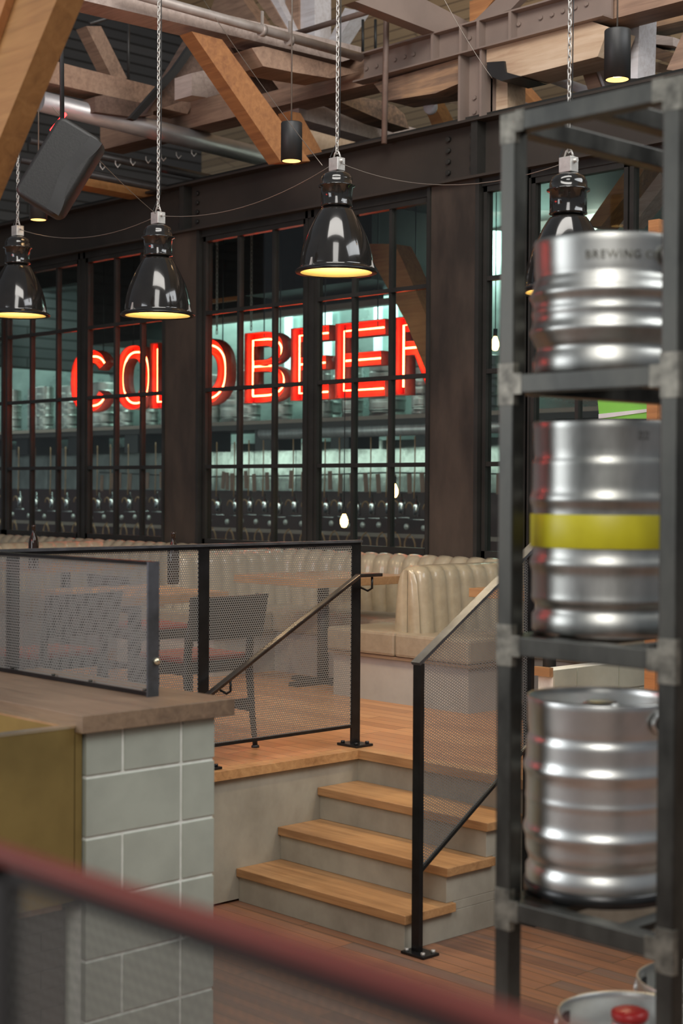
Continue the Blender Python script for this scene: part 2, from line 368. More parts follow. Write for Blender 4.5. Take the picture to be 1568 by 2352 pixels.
def post(pa, pb, nm, label, mat='column', thick=.10):
    c = thing(nm, ((xs(pa)+xs(pb))/2, YW, ZP), label, 'column'); fy = .02 if thick < .1 else .05
    x0, x1 = xs(pa), xs(pb)
    build(B().box(x0+.03, x1-.03, YW-.035 if fy > .03 else YW-.01, YW+thick, 1.2, ZB0-.018), 'web_plate', mat, c)
    b = B(); b.box(x0, x0+.03, YW-fy, YW+thick, 1.2, ZB0-.018); b.box(x1-.035, x1, YW-fy, YW+thick, 1.2, ZB0-.018)
    build(b, 'flange', 'steel', c)
post(381, 465, 'steel_column', 'dark steel column between the letters L and D of the red sign')
post(987, 1106, 'steel_column', 'wide brown steel column right of the red BEER letters')
post(182, 198, 'steel_mullion', 'slim dark steel post through the first letter C of the red sign', 'steel', .05)
post(702, 722, 'steel_mullion', 'slim dark steel post left of the middle of the letters BEER', 'steel', .05)
post(1206, 1218, 'steel_mullion', 'slim dark steel post seen just behind the keg rack post', 'steel', .05)

# ------------------------------------------------------------------ cold room behind the glass
tag(build(B().box(-24, -2, 12.1, 12.2, ZP, 5.6), 'wall_cold_room', 'coldwall'), kind='structure')
tag(build(B().box(-24, -2, YW+.16, 12.1, 4.66, 4.70), 'ceiling_cold_room', 'steel'), kind='structure')
tag(build(B().box(-24, -2, YW+.2, 12.2, ZP-.2, ZP-.05), 'floor_cold_room', 'maroon'), kind='structure')
# upper dark bulkhead inside (things on a gantry)
def xo(px, y): return at(px, 1100, y=y).x
tag(build(B().box(xo(62, 10.6), xo(175, 10.6), 10.6, 11.0, 4.45, 4.655), 'light_gantry', 'black'), 'dark gantry beam behind the far left window panes', 'beam')
tag(build(B().box(xo(195, 10.8), xo(870, 10.8), 10.75, 10.85, 3.86, 4.655), 'bulkhead', 'black'), 'long black bulkhead high behind the glass above the red sign', 'panel')
tag(build(B().box(xo(205, 10.2), xo(330, 10.2), 10.2, 11.0, 3.62, 4.65), 'cooler_unit', 'black'), 'black cooler unit hanging behind glass over the first letters', 'cooler')
tag(build(B().box(xo(560, 10.2), xo(850, 10.2), 10.2, 11.2, 3.95, 4.65), 'cooler_unit', 'black'), 'black cooler unit hanging behind glass above the letters BEE', 'cooler')
tag(build(B().box(xo(470, 10.8), xo(900, 10.8), 10.8, 10.9, 3.80, 3.86), 'tray_rail', 'steel_brown'), 'thin horizontal rail behind glass above the letters BEER', 'rail')
tag(build(B().box(xo(470, 10.1), xo(545, 10.1), 10.1, 10.16, 3.90, 3.94), 'timber_rail', 'tim_orange'), 'short orange rail behind glass left of the chains', 'rail')
# window blind slats, their brightness painted in as emission
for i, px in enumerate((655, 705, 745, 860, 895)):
    x = xo(px, 12.0); tag(build(B().box(x-.05, x+.05, 12.02, 12.06, 3.1, 4.0), 'blind_strip', emis('slat_glow', (.62, .85, .85), .9)), 'pale vertical window blind slat with painted glow on the cold room wall behind the BEER letters', 'light', 'blind slats behind the sign')
# shelf with kegs
SY = 11.5
sh = thing('keg_shelf', (-14, SY, 2.55), 'long dark shelf of kegs running behind the red letters', 'shelf')
build(B().box(-23, -8, SY-.3, SY+.5, 2.64, 2.73), 'shelf_board', 'shelf', sh)
build(B().box(-23, -8, SY-.31, SY-.3, 2.70, 2.74), 'shelf_lip', 'steel_brown', sh)
for i in range(12):
    x = -22 + i*1.25; build(B().box(x-.14, x+.14, SY-.15, SY+.3, 2.42, 2.64), 'shelf_bracket', 'black', sh)
def keg_profile(r, h, ribs):
    p = [(r*.86, .012), (r*.93, 0), (r*.965, .01), (r*.965, .05), (r*.93, .06)]
    def side(z): return r*.97
    zs = []
    z0, z1 = .075, h-.10
    N = 60
    for i in range(N+1):
        z = z0 + (z1-z0)*i/N
        rr = r*.968
        for zc, wd, am in ribs: rr += am*math.exp(-((z-zc*h)/wd)**2)
        e = min(1, (z-z0)/.03); rr -= r*.05*(1-e)**2
        e = min(1, (z1-z)/.02); rr -= r*.03*(1-e)**2
        p.append((rr, z))
    p += [(r*.945, h-.09), (r*.955, h-.07), (r*.96, h-.02), (r*.97, h-.004), (r*.955, h+.002), (r*.925, h-.003), (r*.925, h-.02), (r*.925, h-.085), (r*.9, h-.1), (r*.6, h-.075), (.05, h-.065), (.05, h-.02), (.035, h-.015), (0.0005, h-.015)]
    return p
EURO = [(.30, .016, .008), (.63, .016, .008), (.13, .012, .003), (.84, .012, .003), (.47, .008, .002)]
FULL = [(.335, .016, .007), (.635, .016, .007), (.16, .01, .003), (.82, .01, .003), (.49, .01, .0035)]
def keg(name, loc, r, h, ribs, label, mat='stainless', holes=True, group=None, n=64, rot=0):
    k = thing(name, loc, label, 'keg', group)
    x, y, z = loc
    b = B(); b.lathe(keg_profile(r, h, ribs), (x, y, z), n)
    build(b, 'keg_body', mat, k)
    return k
# slim kegs on the shelf
kg = keg('slim_keg', (-17.9, SY, 2.73), .118, .59, FULL, 'slim dull steel keg on the shelf behind the red sign', 'stainless', group='slim kegs on the cold room shelf', n=24)
px_list = [118, 152, 205, 300, 335, 365, 405, 480, 545, 590, 640, 700, 755, 800, 945, 985, 1030, 1090]
for i, px in enumerate(px_list):
    x = xo(px, SY); dup(kg, (x, SY+.15*((i*7) % 3)-.1, 2.73))
dup(kg, (xo(30, SY), SY, 2.73)); dup(kg, (xo(68, SY), SY+.1, 2.73))
kg.location = (xo(95, SY), SY-.05, 2.73)
kw = keg('wide_keg', (xo(240, SY), SY, 2.73), .2, .59, FULL, 'wide steel keg on the shelf behind the red sign', 'stainless', group='wide kegs on the cold room shelf', n=32)
for px in (865, 520, 720): dup(kw, (xo(px, SY), SY+.15, 2.73))
# stainless sheet panels + maroon wall below
b = B()
XS0, XS1 = -23, -8
tag(build(B().box(XS0, XS1, 12.0, 12.1, ZP, 1.96), 'wainscot', 'maroon'), kind='structure')
for i in range(20):
    x = -23 + i*.74
    build(B().box(x+.006, x+.734, 11.96, 12.0, 1.96, 2.52), 'sheet_panel', 'sheet')
    tag(bpy.context.scene.collection.objects[-1], 'rippled reflective metal sheet on the cold room wall under the shelf', 'panel', 'metal wall sheets in the cold room')
# FOB detectors with hoses
FY = 11.2
def fob():
    k = thing('beer_line_regulator', (0, 0, 0), 'glass and chrome beer line regulator with looping hose behind the window', 'beer regulator', 'beer line regulators in the cold room')
    build(B().lathe([(.001,1.72),(.032,1.72),(.036,1.74),(.036,1.83),(.03,1.86),(.012,1.88),(.012,1.93),(.001,1.935)], (0,0,0), 12), 'regulator_body', 'chrome', k)
    build(B().lathe([(.001,0),(.03,0),(.03,.02),(.001,.021)], (-.06,-.07,1.62), 14, M=Matrix.Rotation(PI/2, 4, 'X')), 'gauge', 'zinc', k)
    build(B().cyl((-.11,0,1.69), (.11,0,1.69), .008, 6), 'manifold', 'chrome', k)
    pts = [(-.02+.012*math.sin(t*2.2), -.02, 1.9+.62*t) for t in [i/8 for i in range(9)]]
    build(B().tube(pts, .007, 6), 'beer_hose', 'hose', k)
    pts = [(-.07+.05*math.cos(a), -.03, 1.80+.06*math.sin(a)) for a in [PI*.0+PI*i/8 for i in range(9)]]
    build(B().tube(pts, .008, 6), 'coupling_hose', 'hose', k)
    pts = [(.0+.11*math.cos(a)*(1-.02*i), -.05-.004*i, 1.44+.11*math.sin(a)) for i, a in enumerate([PI*.6 + 1.7*PI*i/16 for i in range(17)])]
    build(B().tube(pts, .009, 6), 'hose_loop', 'hose', k)
    return k
f0 = fob(); k = 0
for px in range(-20, 1000, 35):
    if 385 < px < 460: continue
    x = xo(px+random.uniform(-4, 4), FY)
    if k == 0: f0.location = (x, FY, 0)
    else: dup(f0, (x, FY, random.uniform(-.015, .015)))
    k += 1
tag(build(B().box(-20, -8, FY+.03, FY+.06, 1.5, 1.54), 'line_rail', 'steel_brown'), 'thin rail carrying the beer line regulators in the cold room', 'rail')
# hanging name tags on a wire
tagw = [(at(px, 1095, y=11.4)) for px in (430, 560, 700, 830, 985)]
tag(build(B().tube([Vector((-16.5, 11.4, 2.18)), Vector((-14.5, 11.4, 2.12)), Vector((-12.8, 11.4, 2.13)), Vector((-11.4, 11.4, 2.16)), Vector((-9.5, 11.4, 2.14))], .008, 6), 'tag_wire', 'black'), 'dark wire sagging across the metal wall sheets', 'wire')
t0 = tag(build(B().box(-.03, .03, -.003, .003, -.15, .05), 'name_tag', 'tag', origin=Vector((0,0,0))), 'brown tag hanging from the dark wire in the cold room', 'tag', 'brown tags on the cold room wire')
t0.location = (-13.9, 11.37, 2.12)
for i in range(34):
    x = -16.4+i*.2+random.uniform(-.04, .04)
    c = t0.copy(); COL.objects.link(c); c.location = (x, 11.37, 2.12+random.uniform(-.03, .02)); c.rotation_euler = (0, random.uniform(-.12, .12), 0)
# fat pipe under shelf
tag(build(B().cyl((-13.2, 11.3, 2.60), (-9, 11.3, 2.60), .07, 16), 'insulated_pipe', 'duct'), 'fat grey insulated pipe under the keg shelf', 'pipe')

# ------------------------------------------------------------------ the red sign
SGY = 9.6
def stroke_outline(w, h, kind, s):
    """returns (list of closed 2-D outlines, list of tube polylines)"""
    def ell(cx, cz, rx, rz, a0, a1, n=40, p=2.4):
        out = []
        for i in range(n+1):
            a = a0+(a1-a0)*i/n; c, d = math.cos(a), math.sin(a)
            out.append((cx+rx*math.copysign(abs(c)**(2/p), c), cz+rz*math.copysign(abs(d)**(2/p), d)))
        return out
    t = s/2
    if kind == 'O': return [ell(w/2, h/2, w/2, h/2, 0, 2*PI)[:-1], ell(w/2, h/2, w/2-s, h/2-s, 0, 2*PI)[:-1]], [ell(w/2, h/2, w/2-t, h/2-t, 0, 2*PI)]
    if kind == 'C':
        a0, a1 = .5, 2*PI-.5
        return [ell(w/2, h/2, w/2, h/2, a0, a1)+ell(w/2, h/2, w/2-s, h/2-s, a1, a0)], [ell(w/2, h/2, w/2-t, h/2-t, a0+.12, a1-.12)]
    if kind == 'L': return [[(0,0),(w,0),(w,s),(s,s),(s,h),(0,h)]], [[(t,h-t*.8),(t,t),(w-t*.8,t)]]
    if kind == 'E':
        m0, m1 = h*.5-s*.45, h*.5+s*.45
        return [[(0,0),(w,0),(w,s),(s,s),(s,m0),(w*.92,m0),(w*.92,m1),(s,m1),(s,h-s),(w,h-s),(w,h),(0,h)]], [[(w-t,h-t),(t,h-t),(t,t),(w-t,t)], [(t,h/2),(w*.92-t*.8,h/2)]]
    if kind == 'D':
        def dd(k): return [(k,k)]+ell(w*.3, h/2, w*.7-k, h/2-k, -PI/2, PI/2, 28)+[(k,h-k)]
        return [dd(0), dd(s)], [dd(t)+[(t,t)]]
    if kind == 'B':
        def half(k, z0, z1, ww): return ell(ww*.42, (z0+z1)/2, ww*.58-k, (z1-z0)/2-k, -PI/2, PI/2, 20)
        m = h*.52
        out = [(0,0)]+half(0, 0, m, w)+half(0, m, h, w*.94)+[(0,h)]
        h1 = [(s,s)]+ell(w*.42, (s+m-s*.4)/2, w*.58-s, (m-s*.4-s)/2, -PI/2, PI/2, 20)+[(s,m-s*.4)]
        h2 = [(s,m+s*.4)]+ell(w*.42, (m+s*.4+h-s)/2, w*.52-s, (h-s-m-s*.4)/2, -PI/2, PI/2, 20)+[(s,h-s)]
        return [out, h1, h2], [[(t,t)]+half(t, 0, m+t, w)+[(t,m)], [(t,m)]+half(t, m-t, h, w*.94)+[(t,h-t),(t,t)]]
    if kind == 'R':
        m = h*.5
        def half(k): return ell(w*.42, (m+h)/2, w*.55-k, (h-m)/2-k, -PI/2, PI/2, 20)
        out = [(0,0),(s,0),(s,m),(w*.45,m),(w-s*.9,0),(w+.02,0),(w*.72,m+s*.3)]+half(0)[8:]+[(0,h)]
        h1 = [(s,m+s*.9)]+ell(w*.42, (m+s*.9+h-s)/2, w*.55-s, (h-s-m-s*.9)/2, -PI/2, PI/2, 16)+[(s,h-s)]
        return [out, h1], [[(t,t),(t,h-t)]+half(t)[::-1]+[(t,m+t),(w*.45,m+t),(w-t*.4,t)]]
def letter(kind, x0, x1, z0, h, desc):
    w = x1-x0; s = .135; dep = .13
    outs, tubes = stroke_outline(w, h, kind, s)
    k = thing('sign_letter', ((x0+x1)/2, SGY, z0), desc, 'sign letter')
    cu = bpy.data.curves.new('o', 'CURVE'); cu.dimensions = '2D'; cu.fill_mode = 'BACK'; cu.extrude = dep/2; cu.resolution_u = 1
    for pl in outs:
        sp = cu.splines.new('POLY'); sp.points.add(len(pl)-1); sp.use_cyclic_u = True
        for i, (a, c) in enumerate(pl): sp.points[i].co = (a, c, 0, 1)
    tmp = bpy.data.objects.new('t', cu); COL.objects.link(tmp); dg = bpy.context.evaluated_depsgraph_get()
    me = bpy.data.meshes.new_from_object(tmp.evaluated_get(dg)); bpy.data.objects.remove(tmp)
    me.transform(Matrix.Translation((x0, SGY, z0)) @ Matrix.Rotation(PI/2, 4, 'X'))
    me.materials.clear(); me.materials.append(MT['red_paint'])
    o = bpy.data.objects.new('letter_channel', me); COL.objects.link(o); o.parent = k; o.matrix_parent_inverse = root_inv(k)
    sd = o.modifiers.new('s', 'SOLIDIFY'); sd.thickness = .004
    # camera side is -Y; tube stands off the back plate inside the channel
    for hx in (x0+w*.3, x0+w*.7): build(B().cyl((hx, SGY+.03, z0+h*.9), (hx, SGY+.03, 4.66), .006, 6), 'hanger_rod', 'black', k)
    for pl in tubes:
        build(B().tube([(x0+a, SGY-.015, z0+c) for a, c in pl], .0085, 8), 'neon_tube', 'neon', k)
    return k
def sx(px): return at(px, 850, y=SGY-.06).x
ZS0 = 2.80; HS = .665
letter('C', sx(163), sx(247), ZS0, HS, 'first letter of the red neon sign, a rounded letter C')
letter('O', sx(267), sx(343), ZS0, HS, 'red neon letter O between the C and the L')
letter('L', sx(345), sx(425), ZS0, HS, 'red neon letter L partly hidden by the steel column')
letter('D', sx(437), sx(520), ZS0, HS, 'red neon letter D right of the dark steel column')
letter('B', sx(562), sx(655), ZS0, HS, 'red neon letter B starting the second word')
letter('E', sx(668), sx(756), ZS0, HS, 'red neon letter E next to the B')
letter('E', sx(770), sx(885), ZS0, HS, 'red neon letter E next to the final R')
letter('R', sx(905), sx(1010), ZS0, HS, 'final red neon letter R with its leg behind the wide column')
def chain_mesh(p0, p1, L=.034, r=.0028, wd=.013):
    b = B(); p0, p1 = Vector(p0), Vector(p1); n = max(1, int((p1-p0).length/(L*.78)))
    d = (p1-p0)/n; dn = d.normalized(); u = Vector((1,0,0)); u = (u-dn*u.dot(dn)).normalized(); w = dn.cross(u)
    for i in range(n):
        c = p0+d*(i+.5); a = u if i % 2 else w; pts = []
        for k in range(12):
            t = 2*PI*k/12; cc, ss = math.cos(t), math.sin(t)
            pts.append(c + a*wd*cc*.62 + dn*(ss*L*.36 + math.copysign(L*.14, ss)*(abs(ss) > .1)))
        b.tube(pts, r, 6, closed=True)
    return b
for px, z1, nm in ((498, 4.65, 'chain hanging behind the window just right of the dark column'), (577, 4.65, 'chain hanging behind the window above the letter B')):
    x = at(px, 700, y=SGY).x
    tag(build(chain_mesh((x, SGY, 3.5), (x, SGY, z1), .05, .004, .016), 'hanging_chain', 'zinc'), nm, 'chain')
# diagonal timbers added behind the glass to stand in for beam reflections
tag(build(B().prism(pad([(838,560),(905,560),(925,600),(985,740),(985,870),(930,735),(850,590)], y=9.15), (0,.2,0)), 'timber_brace', 'tim_orange'), 'amber diagonal timber as a beam reflection in the glass crossing the letter R', 'timber brace')
tag(build(B().prism(pad([(1345,520),(1440,385),(1480,385),(1460,420),(1380,520)], y=9.2), (0,.2,0)), 'timber_brace', 'tim_gold'), 'golden diagonal timber as a beam reflection in the glass above the top keg', 'timber brace')
tag(build(B().prism(pad([(1420,520),(1515,395),(1530,420),(1450,520)], y=9.0), (0,.15,0)), 'timber_brace', 'tim_grey'), 'grey diagonal timber as a beam reflection in the glass beside the rack', 'timber brace')
# filament bulbs added behind the glass in place of mirrored lamps
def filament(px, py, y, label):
    p = at(px, py, y=y); k = thing('reflected_bulb', p, label, 'bulb reflection')
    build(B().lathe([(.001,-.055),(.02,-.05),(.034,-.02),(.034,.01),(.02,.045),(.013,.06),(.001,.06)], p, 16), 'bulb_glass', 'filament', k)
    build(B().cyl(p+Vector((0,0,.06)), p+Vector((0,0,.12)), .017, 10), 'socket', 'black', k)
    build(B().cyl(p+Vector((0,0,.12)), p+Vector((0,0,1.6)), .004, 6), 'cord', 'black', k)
filament(905, 1128, 9.0, 'reflection of a filament bulb in the glass near the right end')
filament(790, 1197, 8.9, 'reflection of a filament bulb low in the glass above the guard rail')
filament(1226, 1087, 8.9, 'reflection of a filament bulb in the glass left of the yellow banded keg')
filament(1137, 790, 9.4, 'small reflection of a filament bulb high in the glass behind the rack post')

# ------------------------------------------------------------------ banquette seating
def channel_back(x0, x1, y, n):
    """wall banquette back: vertical padded channels, rounded top"""
    b = B(); W = (x1-x0)/n; seg = 6
    prof = [(0, 1.04), (-.02, 1.25), (-.01, 1.40), (.0, 1.455), (.025, 1.495), (.06, 1.51), (.10, 1.50), (.13, 1.46), (.13, 1.04)]
    cols = []
    for i in range(n*seg+1):
        u = i/seg; f = abs(math.sin(PI*(u % 1))) ** .5
        d = .035*f
        col = []
        for j, (py, pz) in enumerate(prof):
            k = 1 if j < 4 else (.5 if j < 7 else 0)
            col.append(b.bm.verts.new((x0+W*u, y+py-d*k, pz + (.014*f if 2 < j < 7 else 0))))
        cols.append(col)
    for a, c in zip(cols, cols[1:]):
        for j in range(len(prof)-1):
            q = b.face([a[j], c[j], c[j+1], a[j+1]]); q.smooth = True
    b.face(cols[0]); b.face(cols[-1][::-1]); return b
divs = [-6.82, -9.25, -11.7, -14.15, -16.6]
right_ends = [-5.75]+divs[:-1]
desc_bay = ['beside the keg rack', 'behind the round ended booth divider', 'behind the mesh guard rail', 'on the far left under the bottle', 'at the far left edge']
for i, dx in enumerate(divs):
    x1 = right_ends[i]-(.12 if i else 0); x0 = dx+.12
    bq = thing('banquette', ((x0+x1)/2, 7.7, ZP), 'cream channel tufted banquette along the window wall '+desc_bay[i], 'banquette')
    build(channel_back(x0-.1, x1+.1, 8.09, int((x1-x0)/.135)), 'backrest', 'leather', bq)
    build(B().box(x0, x1, 7.50, 8.10, .945, 1.096), 'seat_cushion', 'seat_leather', bq, .02)
    build(B().box(x0, x1, 7.54, 8.2, ZP, .945), 'bench_base', 'bench', bq)
def divider(xc, label):
    k = thing('booth_divider', (xc, 7.6, ZP), label, 'booth divider')
    # tufted back, channels along Y, tapering to a rounded top
    b = B(); y0, y1 = 7.05, 8.1; n = 8; seg = 6; W = (y1-y0)/n
    half = [(.118, 1.085), (.112, 1.18), (.10, 1.30), (.088, 1.42), (.076, 1.47), (.05, 1.50), (.02, 1.512)]
    prof = [(-a, z) for a, z in half]+[(a, z) for a, z in half[::-1]]
    cols = []
    for i in range(n*seg+1):
        u = i/seg; f = abs(math.sin(PI*(u % 1)))**.5; first = max(0, 1-u*2.2)
        col = []
        for a, z in prof:
            sg = 1 if a > 0 else -1; sh = 1-.22*first**2
            col.append(b.bm.verts.new((xc+(a*sh)+sg*.022*f*min(1, abs(a)/.06), y0+W*u, z-.035*first**2)))
        cols.append(col)
    for a, c in zip(cols, cols[1:]):
        for j in range(len(prof)-1):
            q = b.face([a[j], c[j], c[j+1], a[j+1]]); q.smooth = True
    b.face(cols[0]); b.face(cols[-1][::-1])
    build(b, 'backrest', 'leather', k)
    # end pads with a vertical seam
    b = B()
    for sg in (-1, 1):
        ring = []
        for z, hw, o in ((1.085, .108, 0), (1.25, .098, .012), (1.40, .08, .012), (1.46, .06, .006), (1.485, .03, 0)):
            for t in (0, .25, .5, .75, 1): ring.append(b.bm.verts.new((xc+sg*(hw*t+.003), y0-.004-.018*math.sin(PI*t)-(o if 0 < t < 1 else 0)*.5, z)))
        for r in range(4):
            for c in range(4):
                q = b.face([ring[r*5+c], ring[r*5+c+1], ring[(r+1)*5+c+1], ring[(r+1)*5+c]]); q.smooth = True
    build(b, 'end_panel', 'leather', k)
    for x0, x1 in ((xc-.62, xc-.003), (xc+.003, xc+.62)):
        build(B().box(x0, x1, 6.93, 7.495, .945, 1.093), 'seat_cushion', 'seat_leather', k, .018)
    build(B().box(xc-.62, xc+.62, 6.94, 7.535, .925, .944), 'base_trim', 'cap', k)
    build(B().box(xc-.59, xc+.59, 6.965, 7.535, ZP, .925), 'bench_base', 'bench', k)
for dx, l in zip(divs, ('pale booth divider with rounded end right of the guard post', 'booth divider behind the mesh guard rail with red lit top', 'booth divider seen above the left mesh screen', 'booth divider at far left behind the mesh', 'farthest left booth divider')): divider(dx, l)
# tile-clad bench end seen through the rack
k = thing('tiled_bench_base', (-5.6, 7.5, ZP), 'low grey tiled bench base with wood trim behind the keg rack', 'bench')
bx0 = at(1236, 1530, y=6.95).x; bx2 = at(1270, 1535, y=6.95).x
build(B().box(bx0, bx2, 6.95, 8.2, ZP, .97), 'grout', 'grout', k)
b = B()
for r in range(2):
    for c in range(4):
        y0 = 6.955+c*.4-(.2 if r else 0); b.box(bx2+.0005, bx2+.012, max(6.95, y0+.005), min(8.2, y0+.395), ZP+.005+r*.163, ZP+.158+r*.163)
build(b, 'tile', 'glaze', k); build(B().box(bx0-.01, bx2, 6.915, 6.95, .935, .985), 'base_trim', 'table', k)
# tables
def table(x0, x1, y0, y1, label):
    t = thing('dining_table', ((x0+x1)/2, (y0+y1)/2, ZP), label, 'table')
    build(B().box(x0, x1, y0, y1, 1.345, 1.40), 'tabletop', 'table', t, .004)
    cx, cy = (x0+x1)/2, (y0+y1)/2
    build(B().cyl((cx, cy, ZP+.02), (cx, cy, 1.345), .04, 16), 'pedestal', 'black', t)
    build(B().box(cx-.28, cx+.28, cy-.04, cy+.04, ZP+.001, ZP+.03).box(cx-.04, cx+.04, cy-.28, cy+.28, ZP+.001, ZP+.03), 'table_foot', 'black', t)
table(-8.3, -7.45, 6.85, 7.75, 'wooden table behind the guard rail beside the rounded booth divider')
table(-10.75, -10.0, 6.4, 7.3, 'wooden table left of centre seen through the mesh')
table(-6.29, -5.5, 7.03, 7.6, 'wooden table whose corner shows right of the booth divider')
table(-13.2, -12.4, 6.4, 7.3, 'wooden table far left behind the mesh under the bottle')
table(-7.75, -6.95, 4.95, 5.7, 'wooden table in front of the two black chairs')

def chair(label, loc, rz):
    """dining chair facing +Y at rz=0, origin at floor centre"""
    k = thing('dining_chair', (0,0,0), label, 'chair')
    w, d = .205, .20
    for sg in (-1, 1):
        build(B().hexa([(sg*w-.016,d-.03,0),(sg*w+.016,d-.03,0),(sg*w+.016,d,0),(sg*w-.016,d,0),(sg*w-.02,d-.045,.42),(sg*w+.02,d-.045,.42),(sg*w+.02,d,.42),(sg*w-.02,d,.42)]), 'leg', 'chair_wood', k)
        build(B().tube([(sg*w,-d-.06,0),(sg*w,-d-.03,.2),(sg*w,-d-.005,.42),(sg*w*.98,-d-.02,.6),(sg*w*1.0,-d-.08,.80)], [.013,.017,.022,.02,.017], 8), 'leg', 'chair_wood', k)
        build(B().lathe([(.001,0),(.022,0),(.02,.012),(.008,.016),(.001,.016)], (sg*w,-d-.06,-.001), 10), 'foot_glide', 'black', k)
        build(B().bar((sg*w,d-.02,.2), (sg*w,-d-.02,.2), .016, .03), 'stretcher', 'chair_wood', k)
    build(B().bar((-w,-d-.02,.24), (w,-d-.02,.24), .016, .035), 'stretcher', 'chair_wood', k)
    build(B().box(-w-.02, w+.02, -d, d, .40, .455), 'seat_frame', 'chair_wood', k, .004)
    build(B().box(-w-.005, w+.005, -d+.015, d-.005, .456, .49), 'seat', 'red_vinyl', k, .012)
    b = B(); cols = []
    for i in range(9):
        u = -1+2*i/8; yy = -d-.085+.0; cv = .035*(1-u*u)
        cols.append([b.bm.verts.new(q) for q in ((u*(w+.03), yy+.03-cv, .58), (u*(w+.045), yy-cv-.0, .80), (u*(w+.045), yy-cv-.022, .80), (u*(w+.03), yy+.03-cv-.022, .58))])
    for a, c in zip(cols, cols[1:]):
        for j in range(4): b.face([a[j], c[j], c[(j+1)%4], a[(j+1)%4]])
    b.face(cols[0]); b.face(cols[-1])
    build(b, 'backrest', 'chair_wood', k)
    k.location = loc; k.rotation_euler = (0, 0, rz); return k
c0 = chair('black wooden chair with red seat directly behind the tall mesh post', (-6.42, 5.03, ZP), PI/2)
dup(c0, (-7.05, 4.55, ZP), PI/2+.1, 'black wooden chair with red seat left of the mesh post beside the screen')
dup(c0, (-8.0, 5.9, ZP), -.1, 'black chair behind the handrail turned towards the booth')
def bottle(px, d, label):
    p = at(px, 1240, d=d); p.z = 1.401
    tag(build(B().lathe([(.001,0),(.034,0),(.037,.01),(.037,.19),(.030,.225),(.015,.26),(.0135,.30),(.016,.305),(.016,.32),(.001,.321)], p, 20), 'bottle', 'bottle'), label, 'bottle')
bottle(77, 11.2, 'dark glass bottle standing before the far left banquette'); bottle(398, 9.6, 'dark glass bottle peeking above the guard rail near the column')

# ------------------------------------------------------------------ guard rails with perforated panels
def mesh_panel(corners, parent, mat='mesh'):
    """corners: 4 points in order; planar UV in metres"""
    p = [Vector(c) for c in corners]; u = (p[1]-p[0]).normalized(); n = u.cross(p[3]-p[0]).normalized(); v = n.cross(u)
    me = bpy.data.meshes.new('mesh_panel'); me.from_pydata([tuple(q) for q in p], [], [(0,1,2,3)])
    uvl = me.uv_layers.new(name='UVMap')
    for i, l in enumerate(me.loops): q = p[l.vertex_index]-p[0]; uvl.data[i].uv = (q.dot(u)+10, q.dot(v)+10)
    me.materials.append(MT[mat]); o = bpy.data.objects.new('mesh_panel', me); COL.objects.link(o); o.parent = parent; o.matrix_parent_inverse = root_inv(parent); return o
XG = -5.86
g = thing('guard_rail', (XG, 4.6, ZP), 'black steel guard rail with perforated mesh along the platform edge', 'guard rail')
yP = [5.665, 4.65, 3.60, 2.55]
for y in yP:
    build(B().box(XG-.006, XG+.006, y-.03, y+.03, ZP, 1.715), 'post', 'black_rail', g)
for y in yP:
    q = build(B().box(XG-.075, XG+.075, y-.06, y+.06, ZP+.001, ZP+.013), 'base_plate', 'black_rail', g, .002)
    for dx in (-.05, .05):
        for dy in (-.04, .04): sub(B().bolt((XG+dx, y+dy, ZP+.013), (0,0,1), .011, .012), 'bolt', 'black_rail', q)
build(B().box(XG-.02, XG+.02, 2.4, 5.695, 1.715, 1.727), 'top_rail', 'rail_top', g)
for a, c in zip(yP[1:], yP[:-1]):
    build(B().box(XG-.008, XG+.008, a+.03, c-.03, .745, .76), 'bottom_rail', 'black_rail', g)
    build(B().box(XG-.008, XG+.008, a+.03, c-.03, 1.70, 1.715), 'mesh_frame', 'black_rail', g)
    mesh_panel([(XG, a+.03, .76), (XG, c-.03, .76), (XG, c-.03, 1.70), (XG, a+.03, 1.70)], g)
# stair handrail fixed to the left guard
XH = -5.775
h = thing('handrail', (XH, 5.0, .9), 'sloping dark steel handrail fixed in front of the mesh guard rail', 'handrail')
build(B().bar((XH, 4.30, .845), (XH, 5.60, 1.545), .038, .018), 'sloping_rail', 'handrail', h, .004)
build(B().box(XH-.019, XH+.019, 5.595, 5.76, 1.537, 1.555), 'rail_return', 'handrail', h, .003)
for y, z in ((5.70, 1.537), (4.75, 1.08)):
    build(B().tube([(XH, y, z), (XH, y, z-.06), (XH-.03, y, z-.075), (XG, y, z-.06)], .006, 8), 'bracket', 'black_rail', h)
# right-hand stair rail
XRR = -4.60
g = thing('stair_guard_rail', (XRR, 5.1, 0), 'sloping perforated guard rail on the right side of the stairs', 'guard rail')
ya, yb = 4.825, 5.56
def zt(y): return 1.262+(y-ya)*.627
for y, z0 in ((ya, 0), (yb, 0)):
    build(B().box(XRR-.022, XRR+.022, y-.012, y+.012, z0, zt(y)-.012), 'post', 'black_rail', g)
    q = build(B().box(XRR-.05, XRR+.085, y-.05, y+.05, .001, .012), 'base_plate', 'black_rail', g, .002)
    for dx in (-.03, .065):
        for dy in (-.032, .032): sub(B().bolt((XRR+dx, y+dy, .012), (0,0,1), .01, .012), 'bolt', 'zinc', q)
build(B().bar((XRR, ya-.02, zt(ya-.02)), (XRR, yb+.04, zt(yb+.04)), .05, .014), 'top_rail', 'rail_top', g)
build(B().bar((XRR, ya+.012, zt(ya)-.91), (XRR, yb-.012, zt(yb)-.91), .02, .014), 'bottom_rail', 'black_rail', g)
mesh_panel([(XRR, ya+.012, zt(ya)-.90), (XRR, yb-.012, zt(yb)-.90), (XRR, yb-.012, zt(yb)-.012), (XRR, ya+.012, zt(ya)-.012)], g)

